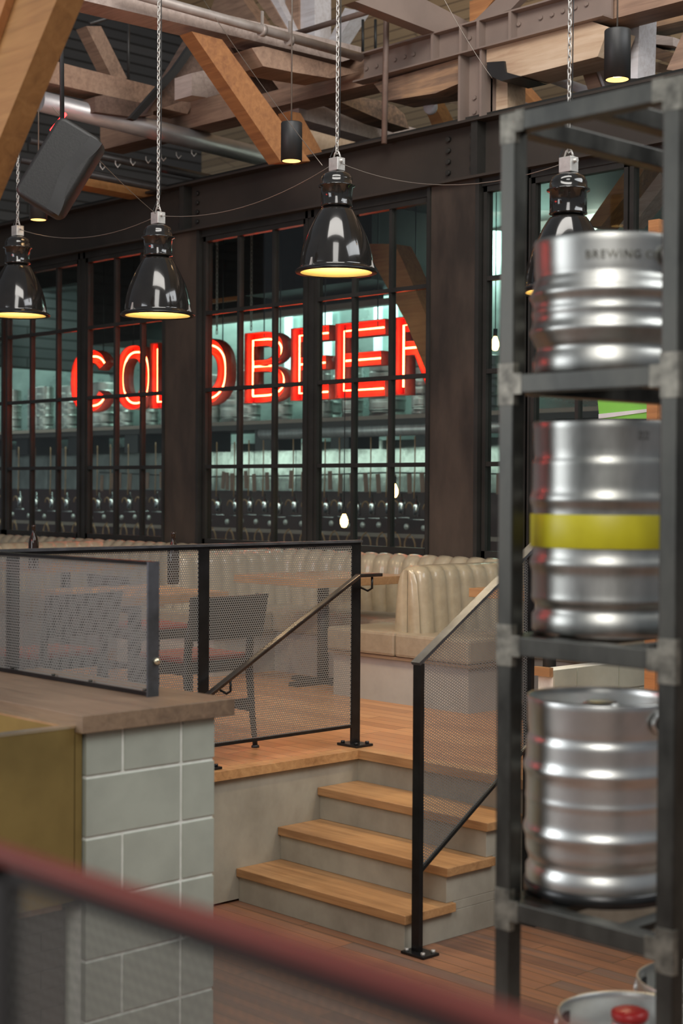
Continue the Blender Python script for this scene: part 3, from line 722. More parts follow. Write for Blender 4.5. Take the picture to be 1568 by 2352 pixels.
# ------------------------------------------------------------------ tiled half wall with cap, screen, brass counter
CX, CZ = -4.43, 1.22; CY0, CY1 = 2.995, 3.665
FX = CX-.03
hw = thing('tiled_half_wall', (FX-1, 3.35, 0), 'pale green tiled half wall with thick brown wooden cap', 'half wall')
ty = [at(q, 1800, x=FX).y for q in (198, 283, 417, 492)]
tz = [at(200, q, x=FX).z for q in (1786, 1927, 2071, 2214, 2350)]; dz = (tz[0]-tz[4])/4
build(B().box(FX-1.28, FX-.006, ty[0]+.004, ty[3]-.004, 0, CZ-.062), 'grout', 'grout', hw)
b = B(); z = tz[0]+dz; r = 0; gp = .0065
while z > 0:
    z1 = min(z, CZ-.0625); z0 = max(0, z-dz)
    segs = [(ty[0]-gp, ty[1]), (ty[1], ty[2]), (ty[2], ty[3]+gp)] if r % 2 == 0 else [(ty[0]-gp, ty[2]), (ty[2], ty[3]+gp)]
    for a, c in segs: b.box(FX-.03, FX, a+gp, c-gp, z0+gp, z1-(gp if z1 == z else 0))
    for i in range(3):
        x1 = FX-.035-i*.4-(0 if r % 2 else .2); 
        b.box(max(x1-.4+gp, FX-1.28), min(x1-gp, FX-.035), ty[3]-.02, ty[3], z0+gp, z1-gp)
    z -= dz; r += 1
build(b, 'glazed_blocks', 'glaze', hw, .002)
build(B().box(CX-1.3, CX, CY0, CY1, CZ-.062, CZ), 'wooden_cap', 'cap', hw, .003)
# screen on cap
sp_ = at(350, 1600, z=CZ); SXE, SY0 = sp_.x, sp_.y
g = thing('mesh_screen', (SXE-.8, SY0, CZ), 'perforated metal screen standing on the wooden cap of the half wall', 'screen')
ztp = at(350, 1290, y=SY0).z
print('SCREEN', SXE, SY0, ztp, ty, tz)
build(B().box(SXE-.004, SXE+.006, SY0-.025, SY0+.025, CZ, ztp), 'end_post', 'rail_top', g)
build(B().box(SXE-1.2, SXE, SY0-.02, SY0+.02, ztp-.012, ztp), 'top_rail', 'black_rail', g)
build(B().box(SXE-1.2, SXE, SY0-.012, SY0+.0, CZ+.001, CZ+.016), 'bottom_rail', 'black_rail', g)
xx = at(30, 1400, y=SY0).x
build(B().box(xx-.02, xx+.02, SY0+.002, SY0+.012, CZ, ztp-.012), 'rear_post', 'raw_steel', g)
for px in (35, 130, 215, 340):
    x = at(px, 1560, y=SY0).x; build(B().bolt((x, SY0-.015, CZ+.02), (0,0,1), .008, .008), 'bolt', 'raw_steel', g)
mesh_panel([(SXE-1.2, SY0, CZ+.016), (SXE-.006, SY0, CZ+.016), (SXE-.006, SY0, ztp-.012), (SXE-1.2, SY0, ztp-.012)], g)
build(B().lathe([(.001,0),(.012,.001),(.014,.006),(.008,.012),(.001,.013)], (SXE+.006, SY0+.012, at(357,1520,y=SY0).z), 16, M=Matrix.Rotation(PI/2, 4, 'Y')), 'weld_button', 'brass_edge', g)
# brass counter
bz = at(180, 1667, x=FX-.005).z; by1 = ty[0]-.006; by0 = by1-1.6
bx1 = FX-.012
bc = thing('brass_counter', (bx1-1, by1-.8, 0), 'olive brass clad counter in front of the tiled half wall', 'counter')
bzl = at(150, 2075, x=bx1).z
b = B(); b.box(bx1-.02, bx1, by0, by1-.035, bzl, bz-.008); b.box(bx1-1.27, bx1-.02, by1-.06, by1-.035, bzl, bz-.008); b.box(bx1-1.27, bx1-.02, by0, by0+.02, bzl, bz-.008)
build(b, 'brass_panel', 'brass', bc)
build(B().box(bx1-.02, bx1-.002, by1-.03, by1-.002, bzl, bz-.008), 'corner_strip', 'brass', bc)
b = B(); b.box(bx1-.045, bx1+.002, by0, by1-.01, bz-.008, bz); b.box(bx1-1.27, bx1-.045, by1-.06, by1-.01, bz-.008, bz)
build(b, 'rim', 'brass_edge', bc)
build(B().box(bx1-1.27, bx1-.03, by0+.02, by1-.061, bz-.14, bz-.12), 'counter_bed', 'tim_gold', bc)
build(B().box(bx1-1.2, bx1-.05, by0, by1-.05, bzl-.035, bzl), 'ledge', 'tim_pale', bc)
bk = B(); bk.box(bx1-1.2, bx1-.065, by0, by1-.03, 0, bzl-.035); build(bk, 'tile_grout', 'grout', bc)
bk = B(); z = bzl-.035; r = 0
while z > 0:
    for i in range(9):
        y1 = by1-.03-i*.2+(.1 if r % 2 else 0); a, c = y1-.2+.002, min(y1, by1-.03)-.002
        if a < by0: continue
        bk.box(bx1-.066, bx1-.055, a, c, max(0, z-.066)+.002, z)
    z -= .066; r += 1
build(bk, 'dark_tiles', 'dark_tile', bc)

# ------------------------------------------------------------------ foreground guard rail (very near, out of focus)
pA = at(500, 2120, d=1.25); FYR, FZ = pA.y, pA.z
g = thing('foreground_guard_rail', (pA.x-.3, FYR, .5), 'blurred dark red steel rail with mesh crossing the bottom foreground', 'guard rail')
build(B().box(pA.x-1.6, pA.x+.9, FYR-.003, FYR+.022, FZ-.012, FZ), 'top_rail', 'fg_rail', g, .002)
build(B().box(pA.x-1.6, pA.x+.9, FYR+.002, FYR+.017, FZ-.028, FZ-.012), 'mesh_frame', 'black', g)
xf = at(5, 2200, y=FYR).x
build(B().box(xf-.03, xf+.004, FYR+.002, FYR+.02, .5, FZ-.012), 'post', 'black', g)
mesh_panel([(pA.x-1.6, FYR+.009, .6), (pA.x+.9, FYR+.009, .6), (pA.x+.9, FYR+.009, FZ-.028), (pA.x-1.6, FYR+.009, FZ-.028)], g, 'mesh_fg')

# ------------------------------------------------------------------ keg rack
RX0, RY0, T = -2.70, 3.13, .05
RX1 = RX0+.56; RDY = .80; RZT = 2.985
rk = thing('keg_rack', ((RX0+RX1)/2, RY0+RDY/2, 0), 'tall open rack of raw welded square steel tube holding three kegs', 'rack')
for x in (RX0, RX1-T):
    for y in (RY0, RY0+RDY-T): build(B().box(x, x+T, y, y+T, 0, RZT), 'post', 'raw_steel', rk, .004)
levels = [(2.300, 'top'), (1.613, 'mid'), (.915, 'low'), (.2, 'bottom')]
def level(zt_, top=False):
    z0, z1 = zt_-T, zt_
    build(B().box(RX0+T, RX1-T, RY0, RY0+T, z0, z1), 'front_rail', 'raw_steel', rk, .003)
    build(B().box(RX0+T, RX1-T, RY0+RDY-T, RY0+RDY, z0, z1), 'rear_rail', 'raw_steel', rk, .003)
    for x in (RX0, RX1-T): build(B().box(x, x+T, RY0+T, RY0+RDY-T, z0, z1), 'side_rail', 'raw_steel', rk, .003)
    if top: build(B().box(RX0+.27, RX0+.27+T, RY0+T, RY0+RDY-T, z0, z1), 'cross_rail', 'raw_steel', rk, .003)
    else:
        for x in (RX0+.14, RX1-.14-T): build(B().box(x, x+T, RY0+T, RY0+RDY-T, z1-.02, z1-.001), 'cross_rail', 'raw_steel', rk)
    e = .0012
    for x0, x1 in ((RX0+T, RX0+T+.028), (RX1-T-.032, RX1-T)): build(B().box(x0, x1, RY0-e, RY0+.004, z0-.003, z1+.003), 'weld_patch', 'weld', rk, .001)
    for x0, x1 in ((RX0-e, RX0+T+e), (RX1-T-e, RX1+e)): build(B().box(x0, x1, RY0-e, RY0+.02, z0-.03, z1+(.0 if top else .03)), 'weld_patch', 'weld', rk, .001)
for z, _ in levels: level(z)
level(RZT, True)
KX, KY = -2.55, 3.40
top_ribs = [(.33, .016, .010), (.60, .016, .010), (.12, .01, .004), (.47, .01, .003)]
k1 = keg('beer_keg', (KX, KY, 2.301), .205, .36, top_ribs, 'short steel keg with faint lettering on the top rack shelf')
k2 = keg('beer_keg', (KX, KY, 1.614), .203, .565, FULL, 'tall steel keg with yellow band on the middle rack shelf')
k3 = keg('beer_keg', (KX-.01, KY, .932), .207, .51, EURO, 'tall open topped steel keg on the lowest visible rack shelf', 'stainless_clean')
build(B().lathe([(.2015, .232), (.2025, .234), (.2025, .318), (.2015, .320)], (KX, KY, 1.614), 64), 'yellow_band', 'yellow', k2)
def torus(b, c, R, r, M=None, n=24, m=8):
    pts = [Vector(c)+(M @ Vector((R*math.cos(2*PI*i/n), 0, R*math.sin(2*PI*i/n)*.55)) if M else Vector((R*math.cos(2*PI*i/n), 0, R*math.sin(2*PI*i/n)*.55))) for i in range(n)]
    return b.tube(pts, r, m, closed=True)
def grip(k, c, r, z, ang, mat='black'):
    """oval hand hole in the top skirt: black patch for its dark opening, rolled rim"""
    M = Matrix.Rotation(ang+PI/2, 3, 'Z'); d = Vector((math.cos(ang), math.sin(ang), 0))
    p = Vector((c[0], c[1], z))+d*r
    q = build(B().prism([p-d*.004+(M@Vector((.05*math.cos(2*PI*i/24), 0, .02*math.sin(2*PI*i/24)))) for i in range(24)], d*.006), 'hand_hole', mat, k)
    b = B(); torus(b, p+d*.002, .054, .006, M); build(b, 'hole_rim', 'stainless_clean', k)
a0 = math.atan2(-KY, -KX)
grip(k1, (KX, KY), .198, 2.301+.355-.05, a0+1.0); grip(k3, (KX-.01, KY), .2, .932+.51-.05, a0+.95); grip(k3, (KX-.01, KY), .2, .932+.51-.05, a0+PI+.9)
build(B().lathe([(.05,-.015),(.05,.02),(.04,.03),(.02,.03),(.02,.02),(.001,.02)], (KX-.01, KY, .932+.51-.045), 24), 'keg_valve', 'chrome', k3)
build(B().lathe([(.14,.0),(.205,.0),(.205,.03),(.195,.034),(.14,.034)], (KX-.01, KY, .916), 48), 'rubber_ring', 'rubber', k3)
def wrap_text(s, k, c, r, z, size, ang, mat):
    cu = bpy.data.curves.new('t', 'FONT'); cu.body = s; cu.size = size; cu.align_x = 'CENTER'; cu.extrude = .0006; cu.space_character = 1.15
    tmp = bpy.data.objects.new('t', cu); COL.objects.link(tmp); dg = bpy.context.evaluated_depsgraph_get()
    me = bpy.data.meshes.new_from_object(tmp.evaluated_get(dg)); bpy.data.objects.remove(tmp)
    for v in me.vertices:
        a = ang + v.co.x/r; rr = r+v.co.z; v.co = (c[0]+rr*math.cos(a), c[1]+rr*math.sin(a), z+v.co.y)
    me.materials.clear(); me.materials.append(MT[mat]); o = bpy.data.objects.new('lettering', me); COL.objects.link(o); o.parent = k; o.matrix_parent_inverse = root_inv(k)
wrap_text('BREWING CO', k1, (KX, KY), .2005, 2.301+.355-.062, .030, a0+.22, 'weld')
wrap_text('22', k2, (KX, KY), .2, 1.614+.565-.05, .03, a0+.5, 'etch')
# kegs on the floor under the rack
def fkeg(px, py, d, label, red=False):
    z = .595; c = at(px, py, z=z); 
    k = keg('floor_keg', (c.x, c.y, 0), .2, .59, FULL, label, 'stainless_clean')
    aa = math.atan2(-c.y, -c.x)
    dl = -RT*.9+FW*.5; al = math.atan2(dl.y, dl.x)
    for a_ in (al, al+PI): grip(k, (c.x, c.y), .186, .59-.045, a_, 'black')
    if red: build(B().lathe([(.001,.0),(.045,.0),(.05,.008),(.05,.022),(.036,.028),(.001,.03)], (c.x, c.y, .575), 28), 'valve_cap', 'red_cap', k)
    wrap_text('22', k, (c.x, c.y), .193, .535, .04, aa+PI-.2, 'etch')
    return c
fkeg(1446, 2325, 0, 'open topped keg with red valve cap on the floor under the rack', True)
fkeg(1618, 2245, 0, 'open topped keg at the right edge of the floor behind the rack post')
# timber post and green board far behind the rack
tag(build(B().box(at(1484,1000,y=7.1).x, at(1508,1000,y=7.1).x, 7.1, 7.18, ZP, at(1495,505,y=7.1).z), 'timber_post', 'tim_orange'), 'slim orange timber post seen behind the keg rack', 'post')
gb = thing('green_board', at(1430, 960, y=7.6), 'bright green board with a white stripe seen between the upper kegs', 'board')
build(B().prism(pad([(1368,880),(1500,860),(1500,962),(1376,962)], y=7.6), (0,.03,0)), 'panel', 'green', gb)
build(B().prism(pad([(1374,951),(1488,939),(1488,946),(1374,962)], y=7.594), (0,.006,0)), 'stripe', 'white', gb)

# ------------------------------------------------------------------ pendants
ROOF_Z = 6.2
def pendant(p, label, first=None):
    if first: return dup(first, p, 0, label)
    k = thing('pendant_lamp', (0,0,0), label, 'pendant lamp'); R = .222
    prof = []
    for i in range(25):
        t = i/24; z = .33*t; r = .088+(.205-.088)*math.cos(t*PI/2)**.9 if t < 1 else .088
        prof.append((r, z+.02))
    outer = [(R, .0), (R+.003, .008), (R-.002, .016)]+prof+[(.07, .355)]
    build(B().lathe(outer, (0,0,0), 56), 'lamp_shade', 'gloss_black', k)
    build(B().lathe([(R-.001,.001)]+[(r-.006, z) for r, z in prof]+[(.001,.347)], (0,0,0), 48), 'reflector', 'shade_in', k)
    build(B().lathe([(.2,-.004),(R+.006,-.006),(R+.009,.002),(R+.003,.012),(.21,.014)], (0,0,0), 56), 'shade_rim', 'black_rail', k)
    build(B().lathe([(.001,.06),(.03,.065),(.045,.10),(.05,.15),(.035,.2),(.02,.26),(.001,.26)], (0,0,0), 20), 'lamp_bulb', 'bulb', k)
    build(B().lathe([(.06,.350),(.078,.362),(.09,.366),(.09,.372),(.088,.376),(.088,.47),(.102,.475),(.103,.482),(.09,.486),(.089,.515),(.078,.54),(.05,.556),(.02,.56),(.001,.56)], (0,0,0), 44), 'ballast_housing', 'gloss_black', k)
    build(B().box(-.036,.036,-.03,.03,.562,.635), 'hanger_block', 'zinc', k, .004)
    build(B().cyl((-.052,0,.615), (.052,0,.615), .010, 10), 'hanger_bolt', 'zinc', k)
    build(B().tube([(-.028,0,.635),(-.015,0,.665),(0,0,.675),(.015,0,.665),(.028,0,.635)], .005, 8), 'hook', 'zinc', k)
    build(chain_mesh((0,0,.66), (0,0,3.0), .036, .0034, .0135), 'chain', 'zinc', k)
    build(B().tube([(.0,.012,3.0),(.012,.012,1.4),(.008,.012,.75),(-.03,.01,.70),(-.055,0,.65),(-.03,0,.585)], .003, 6), 'power_cable', 'black', k)
    for a in (.6, 2.7, 4.8):
        c, s_ = math.cos(a), math.sin(a)
        build(B().bar(((R-.008)*c,(R-.008)*s_,.01), ((R-.022)*c,(R-.022)*s_,.06), .012, .008).bar((R*c, R*s_, -.004), (R*c, R*s_, .02), .02, .012), 'clip', 'zinc', k)
    k.location = p; return k
L3 = pendant(at(772, 625, d=8.69), 'large black pendant lamp in the centre above the BEER letters')
L2 = pendant(at(362, 724, d=9.63), 'black pendant lamp above the L of the red sign', L3)
L1 = pendant(at(40, 724, d=11.09), 'black pendant lamp at the far left edge', L3)
L4 = pendant(at(1303, 670, d=7.38), 'black pendant lamp mostly hidden behind the top keg', L3)
for n, P_ in enumerate((L1, L2, L3, L4)):
    l = bpy.data.lights.new('pendant_light', 'SPOT'); l.energy = 55; l.color = (1, .80, .52); l.spot_size = 2.3; l.spot_blend = .6; l.shadow_soft_size = .06
    o = bpy.data.objects.new('pendant_light', l); COL.objects.link(o); o.location = P_.location+Vector((0,0,.04))
def sag(p, q, s, n=14): return [Vector(p).lerp(Vector(q), i/n)-Vector((0,0,s*4*(i/n)*(1-i/n))) for i in range(n+1)]
hk = Vector((0,0,.615))
for a, c, s_, l in ((L1, L2, .10, 'thin wire sagging between the two left pendant lamps'), (L2, L3, .10, 'thin wire sagging between the second and central pendant lamps'), (L3, L4, .12, 'thin wire sagging between the central and right pendant lamps')):
    tag(build(B().tube(sag(a.location+hk, c.location+hk, s_), .0022, 5), 'guy_wire', 'wire'), l, 'wire')
tag(build(B().tube(sag(L2.location+hk, at(120, 245, d=8.6), .03), .0022, 5), 'guy_wire', 'wire'), 'thin wire rising left from the second pendant lamp past the speaker', 'wire')
tag(build(B().tube(sag(at(740, 380, d=8.6), at(455, -20, d=11.5), .03), .0022, 5), 'guy_wire', 'wire'), 'thin wire rising from the central lamp towards the upper left timbers', 'wire')
tag(build(B().tube(sag(at(1130, 180, d=9), at(1010, -20, d=9), .02), .0022, 5), 'guy_wire', 'wire'), 'thin wire crossing the brown steel channel at the top', 'wire')

# spotlights
def spot(px, ptop, pbot, d, r, label, rod=True):
    p0, p1 = at(px, pbot, d=d), at(px, ptop, d=d); h = p1.z-p0.z
    k = thing('cylinder_spotlight', p0, label, 'spotlight')
    build(B().lathe([(r*.86,.0),(r,.0),(r,h),(r*.96,h+.005),(.001,h+.005)], p0, 40), 'housing', 'black', k)
    build(B().lathe([(r*.86,.0),(r*.8,.05),(.001,.055)], p0, 32), 'reflector', 'shade_in', k)
    build(B().lathe([(.001,.02),(r*.55,.022),(r*.55,.035),(.001,.04)], p0, 24), 'lens', 'spot_glow', k)
    if rod: build(B().cyl(p1, p1+Vector((0,0,2.2)), .005, 6), 'rod', 'wire', k)
spot(669, 284, 370, 9.9, .068, 'black cylinder spotlight hanging from a rod left of the central lamp')
spot(1417, 72, 183, 8.3, .070, 'black cylinder spotlight hanging above the keg rack')
spot(88, 430, 505, 11.0, .062, 'black cylinder spotlight half hidden behind the speaker')
# speaker
def speaker():
    d = 8.0; sc = d/FPX
    c = at(143, 393, d=d)
    k = thing('wall_speaker', c, 'large tilted black loudspeaker beside the golden timber brace', 'speaker')
    ax = (RT*.52+UP*.854).normalized()          # long axis, leaning right at the top
    side = ax.cross(-FW).normalized()
    W_, H_, D_ = 118*sc, 205*sc, .24
    M3 = Matrix((side, ax, side.cross(ax))).transposed()
    def rr(w, h, r, n=6):
        o = []
        for cx, cy, a0_ in ((w-r,h-r,0),(-w+r,h-r,PI/2),(-w+r,-h+r,PI),(w-r,-h+r,1.5*PI)):
            for i in range(n+1): a = a0_+PI/2*i/n; o.append((cx+r*math.cos(a), cy+r*math.sin(a)))
        return o
    b = B(); rings = []
    for zz, ins, r in ((.12,.02,.03),(.115,.006,.04),(.10,0,.045),(-.02,.0,.045),(-.12,.03,.05)):
        rings.append([b.bm.verts.new(c+M3 @ Vector((x, y, zz))) for x, y in rr(W_/2-ins, H_/2-ins, r)])
    for a, e in zip(rings, rings[1:]):
        n = len(a)
        for i in range(n):
            f = b.face([a[i], a[(i+1)%n], e[(i+1)%n], e[i]]); f.smooth = True
    b.face(rings[0]); b.face(rings[-1])
    build(b, 'cabinet', 'speaker', k)
    b = B(); ps = []
    n = 14
    for i in range(n+1):
        t = -1+2*i/n; bow = .02+.02*math.cos(t*PI)
        ps.append((t*H_/2*.93, bow))
    for (t0_, b0), (t1_, b1) in zip(ps, ps[1:]):
        q = [Vector((-W_/2+.0+b0, t0_, .119)), Vector((-W_/2+.07+b0*.8, t0_, .128)), Vector((-W_/2+.07+b1*.8, t1_, .128)), Vector((-W_/2+b1, t1_, .119))]
        q = [Vector((-v.x, v.y, v.z)) for v in q]
        b.hexa([c+M3 @ v for v in q]+[c+M3 @ (v-Vector((0,0,.012))) for v in q])
    build(b, 'side_trim', 'black', k)
    build(B().cyl(c+Vector((0,0,.1)), c+Vector((-.1,.05,1.6)), .012, 8), 'mounting_pole', 'black', k)
speaker()

# ------------------------------------------------------------------ roof timbers and steel
def py(nm, pts, y, dep, mat, label, cat='timber beam', bev=0):
    return tag(build(B().prism(pad(pts, y=y), (0, dep, 0)), nm, mat, bev=bev), label, cat)
def pxx(nm, pts, x, dep, mat, label, cat='timber beam', bev=0):
    return tag(build(B().prism(pad(pts, x=x), (-dep, 0, 0)), nm, mat, bev=bev), label, cat)
# near golden brace, three laminations, at about 5 m
gb_ = thing('laminated_brace', at(60, 300, d=5.4), 'big golden laminated timber brace filling the upper left corner', 'timber brace')
yb_ = at(60, 300, d=5.4).y
for pts, yy, dep, mt in (([(-200,-20),(20,-20),(-100,330),(-200,330)], yb_-.035, .033, 'tim_orange'),
                     ([(-190,-20),(138,-20),(-55,450),(-120,585),(-200,560)], yb_, .10, 'tim_gold')):
    build(B().prism(pad(pts, y=yy), (0, dep, 0)), 'lamination', mt, gb_)
# truss bottom chord
py('truss_chord', [(230,285),(600,192),(829,129),(1240,10),(1650,-110),(1650,-20),(1400,45),(857,191),(626,247),(230,345)], 8.52, .26, 'tim_brown', 'long brown timber truss chord crossing above the window wall')
ch = thing('steel_channel', at(1100, 80, y=8.44), 'brown painted steel channel bolted along the truss chord', 'steel beam')
b = B(); a0_, a1_ = at(829,129,y=8.44), at(829,187,y=8.44); xr = at(1397,28,y=8.44).x; zt1, zb1 = a0_.z, a1_.z
b.box(a0_.x, xr, 8.47, 8.49, zb1, zt1); b.box(a0_.x, xr, 8.40, 8.49, zt1, zt1+.012); b.box(a0_.x-.03, xr, 8.38, 8.49, zb1-.012, zb1)
for px in (1000, 1065, 1105, 1178): x = at(px, 100, y=8.44).x; b.box(x-.012, x+.012, 8.40, 8.47, zb1, zt1)
build(b, 'channel_body', 'steel_brown', ch)
for px, py_ in ((843,158),(866,152),(908,138),(930,131),(951,125),(1080,88),(1103,85),(1193,56),(1243,41),(1269,34),(1294,26),(1322,18),(1348,10)):
    p = at(px, py_, y=8.47); build(B().bolt(p, (0,-1,0), .016, .016), 'bolt', 'steel_brown', ch)
cl = thing('steel_stub_column', at(1088, 285, y=8.45), 'short brown steel column standing on the header beam', 'column')
x0, x1 = at(1062,200,y=8.45).x, at(1116,200,y=8.45).x
build(B().box(x0, x1, 8.50, 8.52, ZB1+.02, zb1-.012).box(x0, x0+.02, 8.40, 8.6, ZB1+.02, zb1-.012).box(x1-.02, x1, 8.40, 8.6, ZB1+.02, zb1-.012), 'column_body', 'steel_brown', cl)
for p_ in ((1091,225),(1091,258)): build(B().bolt(at(*p_, y=8.5), (0,-1,0), .016, .016), 'bolt', 'steel_brown', cl)
py('timber_bolster', [(858,192),(1058,133),(1058,190),(1000,214),(888,232)], 8.46, .3, 'tim_rot', 'cracked weathered timber bolster left of the brown steel column')
py('timber_bolster', [(1117,113),(1360,50),(1397,62),(1372,130),(1195,175),(1158,165),(1117,150)], 8.44, .3, 'tim_pale', 'pale timber bolster right of the brown steel column')
py('steel_shoe', [(1117,143),(1157,140),(1160,165),(1195,176),(1150,186),(1120,172)], 8.42, .3, 'black', 'black iron shoe under the pale timber bolster', 'bracket')
py('timber_post', [(1117,172),(1165,186),(1165,300),(1117,300)], 8.56, .2, 'tim_pale', 'pale timber post right of the brown steel column', 'timber post')
xa = at(820, 130, y=8.5).x
pxx('timber_beam', [(150,-9),(340,-60),(380,0),(829,108),(829,128),(785,142)], xa, .25, 'tim_grey', 'grey timber beam descending from top left beside the pipe')
pxx('timber_bolster', [(578,110),(605,106),(829,165),(760,180),(680,167),(604,152)], xa+.06, .3, 'tim_brown', 'brown timber bolster under the grey beam left of the central chain')
pxx('timber_brace', [(440,72),(510,91),(712,370),(645,372)], xa+.04, .14, 'tim_orange', 'bright amber diagonal brace behind the left spotlight', 'timber brace')
pxx('timber_brace', [(665,255),(690,260),(752,372),(700,372)], xa-.35, .14, 'tim_orange', 'thin amber diagonal brace right of the left spotlight', 'timber brace')
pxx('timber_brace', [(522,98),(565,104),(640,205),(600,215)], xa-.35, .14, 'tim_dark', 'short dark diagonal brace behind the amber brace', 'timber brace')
pxx('timber_brace', [(198,60),(232,60),(292,180),(262,188)], -11.6, .16, 'tim_brown', 'brown diagonal brace left of the second chain near the siding', 'timber brace')
pxx('timber_beam', [(100,133),(175,153),(450,222),(430,262),(350,243),(100,187)], -10.95, .25, 'tim_brown', 'brown timber beam in front of the dark siding')
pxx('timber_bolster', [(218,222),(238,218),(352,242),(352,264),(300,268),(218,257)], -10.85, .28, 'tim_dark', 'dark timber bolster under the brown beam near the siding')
pxx('timber_bolster', [(440,168),(466,162),(528,180),(528,208),(476,224),(440,219)], -9.75, .22, 'tim_grey', 'grey sawn timber end left of the amber brace')
pxx('timber_brace', [(400,165),(450,80),(486,138),(430,228),(335,262)], -10.3, .16, 'tim_dark', 'shaded dark brown diagonal brace behind the second chain', 'timber brace')  # brown timber with its shade put into the darker colour
pxx('steel_strap', [(298,272),(312,276),(412,165),(470,80),(455,76),(398,158)], -10.2, .05, 'black', 'black steel strap along the dark brown brace', 'bracket')
pxx('timber_beam', [(686,247),(722,238),(1000,306),(960,330),(888,328),(686,272)], -9.7, .2, 'tim_grey', 'grey weathered timber beam below the truss chord')
pxx('timber_beam', [(690,287),(720,285),(900,332),(900,352),(740,352)], -10.4, .2, 'tim_pale', 'pale timber beam low behind the central chain')
pxx('timber_bolster', [(776,224),(805,220),(870,230),(905,242),(928,262),(940,296),(878,277),(780,234)], -9.35, .2, 'tim_rot', 'rusty brown rounded timber end behind the vertical pipe')
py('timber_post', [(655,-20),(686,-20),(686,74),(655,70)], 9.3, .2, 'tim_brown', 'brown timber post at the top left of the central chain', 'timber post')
py('timber_post', [(686,-20),(722,-20),(722,82),(686,76)], 9.32, .2, 'tim_lit_pale', 'lit side of the brown timber post at the top left of the central chain', 'timber post')  # light on the post's side painted as a separate pale piece
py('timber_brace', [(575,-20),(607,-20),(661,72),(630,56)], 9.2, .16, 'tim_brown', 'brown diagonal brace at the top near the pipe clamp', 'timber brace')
py('timber_brace', [(607,-20),(628,-20),(674,75),(661,72)], 9.22, .16, 'tim_lit_pale', 'lit side of the brown diagonal brace at the top near the pipe clamp', 'timber brace')  # separate pale piece painted as the brace's lit side
py('timber_brace', [(792,18),(818,23),(769,100),(750,100)], 9.4, .16, 'tim_lit_pale', 'pale diagonal brace right of the central chain', 'timber brace')
py('timber_brace', [(500,-20),(545,-20),(600,60),(480,30)], 9.9, .16, 'tim_brown', 'brown diagonal timber at the top above the pipe', 'timber brace')
pxx('steel_channel', [(815,3),(931,-25),(1080,52),(1060,66),(1004,76)], at(1040,60,y=8.6).x, .12, 'steel_brown', 'brown riveted steel channel descending to the truss chord at the top', 'steel beam')
py('steel_gusset', [(1086,50),(1150,-12),(1205,-12),(1172,22)], 8.44, .06, 'steel_brown', 'brown steel gusset plate at the top beside the channel joint', 'bracket')
py('timber_brace', [(1078,3),(1145,-15),(1100,40),(1078,52)], 8.7, .16, 'tim_orange', 'small amber timber end at the top behind the gusset', 'timber brace')
py('timber_post', [(1437,40),(1468,35),(1464,180),(1437,180)], 8.8, .2, 'tim_lit_pale', 'white lit timber post behind the right spotlight', 'timber post')  # light falling on the post is put into its white tone
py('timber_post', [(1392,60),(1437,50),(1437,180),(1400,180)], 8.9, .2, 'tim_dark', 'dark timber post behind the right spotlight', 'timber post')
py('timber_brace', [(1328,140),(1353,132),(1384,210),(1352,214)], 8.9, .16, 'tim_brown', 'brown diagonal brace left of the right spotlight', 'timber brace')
py('timber_brace', [(1353,132),(1364,132),(1392,206),(1382,210)], 8.92, .16, 'tim_lit_pale', 'lit side of the brown diagonal brace left of the right spotlight', 'timber brace')  # lit side of the brace, painted pale
py('timber_brace', [(1162,190),(1180,182),(1228,236),(1200,240)], 9.6, .16, 'tim_orange', 'small amber brace above the rack top corner', 'timber brace')
py('timber_beam', [(1162,222),(1220,240),(1200,252),(1162,240)], 9.2, .12, 'tim_lit_pale', 'pale timber end above the rack top corner')
py('timber_brace', [(1465,150),(1500,165),(1568,175),(1568,160),(1480,135)], 9.6, .16, 'tim_pale', 'pale timber behind the top right rack corner', 'timber brace')
for pts, mt, lb in (([(1468,45),(1600,10),(1600,40),(1468,70)], 'tim_rot', 'upper rotten timber at the top right corner'), ([(1470,75),(1545,85),(1545,105),(1470,98)], 'tim_grey', 'grey short timber at the top right corner'), ([(1466,95),(1600,140),(1600,165),(1466,122)], 'tim_rot', 'lower rotten timber at the top right corner')):
    py('timber_beam', pts, 9.3, .25, mt, lb)
py('timber_brace', [(1530,160),(1568,75),(1600,75),(1570,165)], 8.7, .16, 'tim_brown', 'brown brace at the far right edge above the rack', 'timber brace')
py('timber_beam', [(985,190),(1062,212),(1062,245),(985,222)], 9.3, .15, 'tim_pale', 'pale timber left of the brown steel column')
py('timber_brace', [(968,232),(990,228),(1028,300),(1000,308)], 9.0, .15, 'tim_gold', 'golden diagonal brace left of the brown steel column', 'timber brace')
pxx('timber_beam', [(190,396),(230,405),(420,440),(330,452),(190,425)], -11.2, .2, 'tim_gold', 'golden timber edge above the header beam beneath the duct')
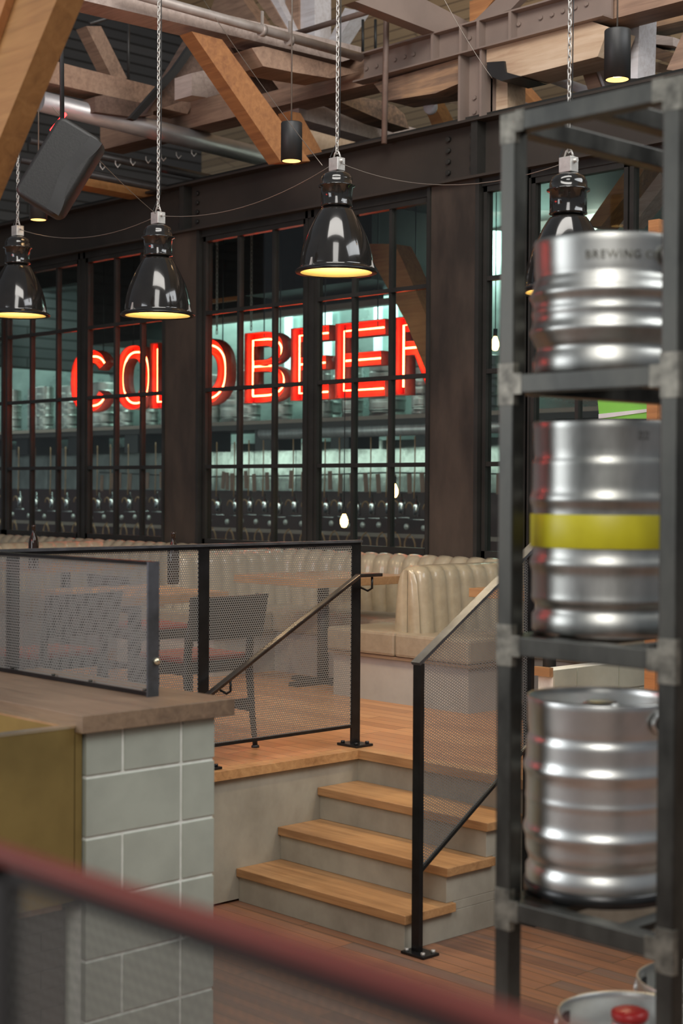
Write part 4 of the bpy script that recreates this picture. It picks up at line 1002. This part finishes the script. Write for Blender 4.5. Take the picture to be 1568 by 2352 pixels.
# pipes
def pipe(nm, pts, r, mat, label): return tag(build(B().tube(pts, r, 18), nm, mat), label, 'pipe')
pipe('sprinkler_pipe', [at(280,-22,x=xa+.15), at(829,132,x=xa+.15)], .034, 'pipe', 'grey sprinkler pipe along the grey timber beam')
for px, p_ in ((602, 70), (665, 92)):
    q = at(px, p_, x=xa+.15); tag(build(B().cyl(q-Vector((0,.02,0)), q+Vector((0,.02,0)), .043, 16).box(q.x-.006, q.x+.006, q.y-.01, q.y+.01, q.z, q.z+.14), 'pipe_clamp', 'pipe'), 'pipe clamp '+('at the middle' if px == 602 else 'near the branch')+' of the grey sprinkler pipe', 'pipe clamp')
e0, e1, e2 = at(670,80,y=8.2), at(875,20,y=8.2), at(884,30,y=8.2)
pipe('branch_pipe', [e0, at(868,20,y=8.2), at(880,18,y=8.2), at(886,28,y=8.2), at(887,45,y=8.2), at(882,330,y=8.2)], .022, 'pipe_brown', 'brown branch pipe turning down behind the central lamp chain')
pipe('air_duct', [at(90,232,x=-11.0), at(650,372,x=-11.0)], .085, 'duct', 'long silver round duct behind the speaker')
for i, (dz_, dx_) in enumerate(((-.16, -.35), (-.24, -.1), (-.30, -.5), (-.36, -.25), (-.44, 0))):
    a = at(120,262,x=-11.0)+Vector((dx_,0,dz_)); c = at(660,385,x=-11.0)+Vector((dx_,.6,dz_)); pipe('dark_conduit', [a, c], .03, 'dark_pipe', '%s dark pipe in the bundle below the silver duct' % ('first', 'second', 'third', 'fourth', 'lowest')[i])
for i in range(7):
    px = 440-35*i; q = at(px, 352+5*i, x=-11.0)
    tag(build(B().tube([q+Vector((0,0,.03)), q, q+Vector((.02,.01,-.03)), q+Vector((.03,.03,0))], .006, 6), 'pipe_hook', 'zinc'), 'small metal hook in the row below the silver duct', 'hook', 'hooks below the silver duct')
pipe('white_pipe', [at(1222,165,y=9.1), at(1356,212,y=9.1)], .035, 'white', 'white pipe above the rack top rail')
pipe('thin_rod', [at(295,20,x=-11.4), at(295,190,x=-11.4)], .012, 'dark_pipe', 'thin vertical rod before the black siding')
for px in (833, 862): pipe('thin_rod', [at(px,45,y=9.2), at(px,118,y=9.2)], .012, 'black', 'thin black rod at the top %s the branch pipe' % ('further left of' if px == 833 else 'close to'))
pipe('conduit', [at(205,55,x=-10.2), at(318,20,x=-10.2)], .014, 'dark_pipe', 'dark conduit right of the golden brace at the top')
p_ = at(993, 247, y=8.8)
tag(build(B().lathe([(.001,0),(.055,0),(.06,.02),(.05,.05),(.001,.05)], p_, 20, M=Matrix.Rotation(PI/2, 4, 'X')), 'junction_box', 'white'), 'round white junction box under the cracked bolster', 'junction box')
# red neon strip by the duct's left end
q0, q1 = at(118,300,x=-10.6), at(150,262,x=-10.6)
tag(build(B().tube([q0, q1], .014, 8), 'neon_strip', 'neon_red'), 'red glowing neon strip beside the duct behind the speaker', 'neon light')
for o in bpy.data.objects:
    if '_w' in o: del o['_w']
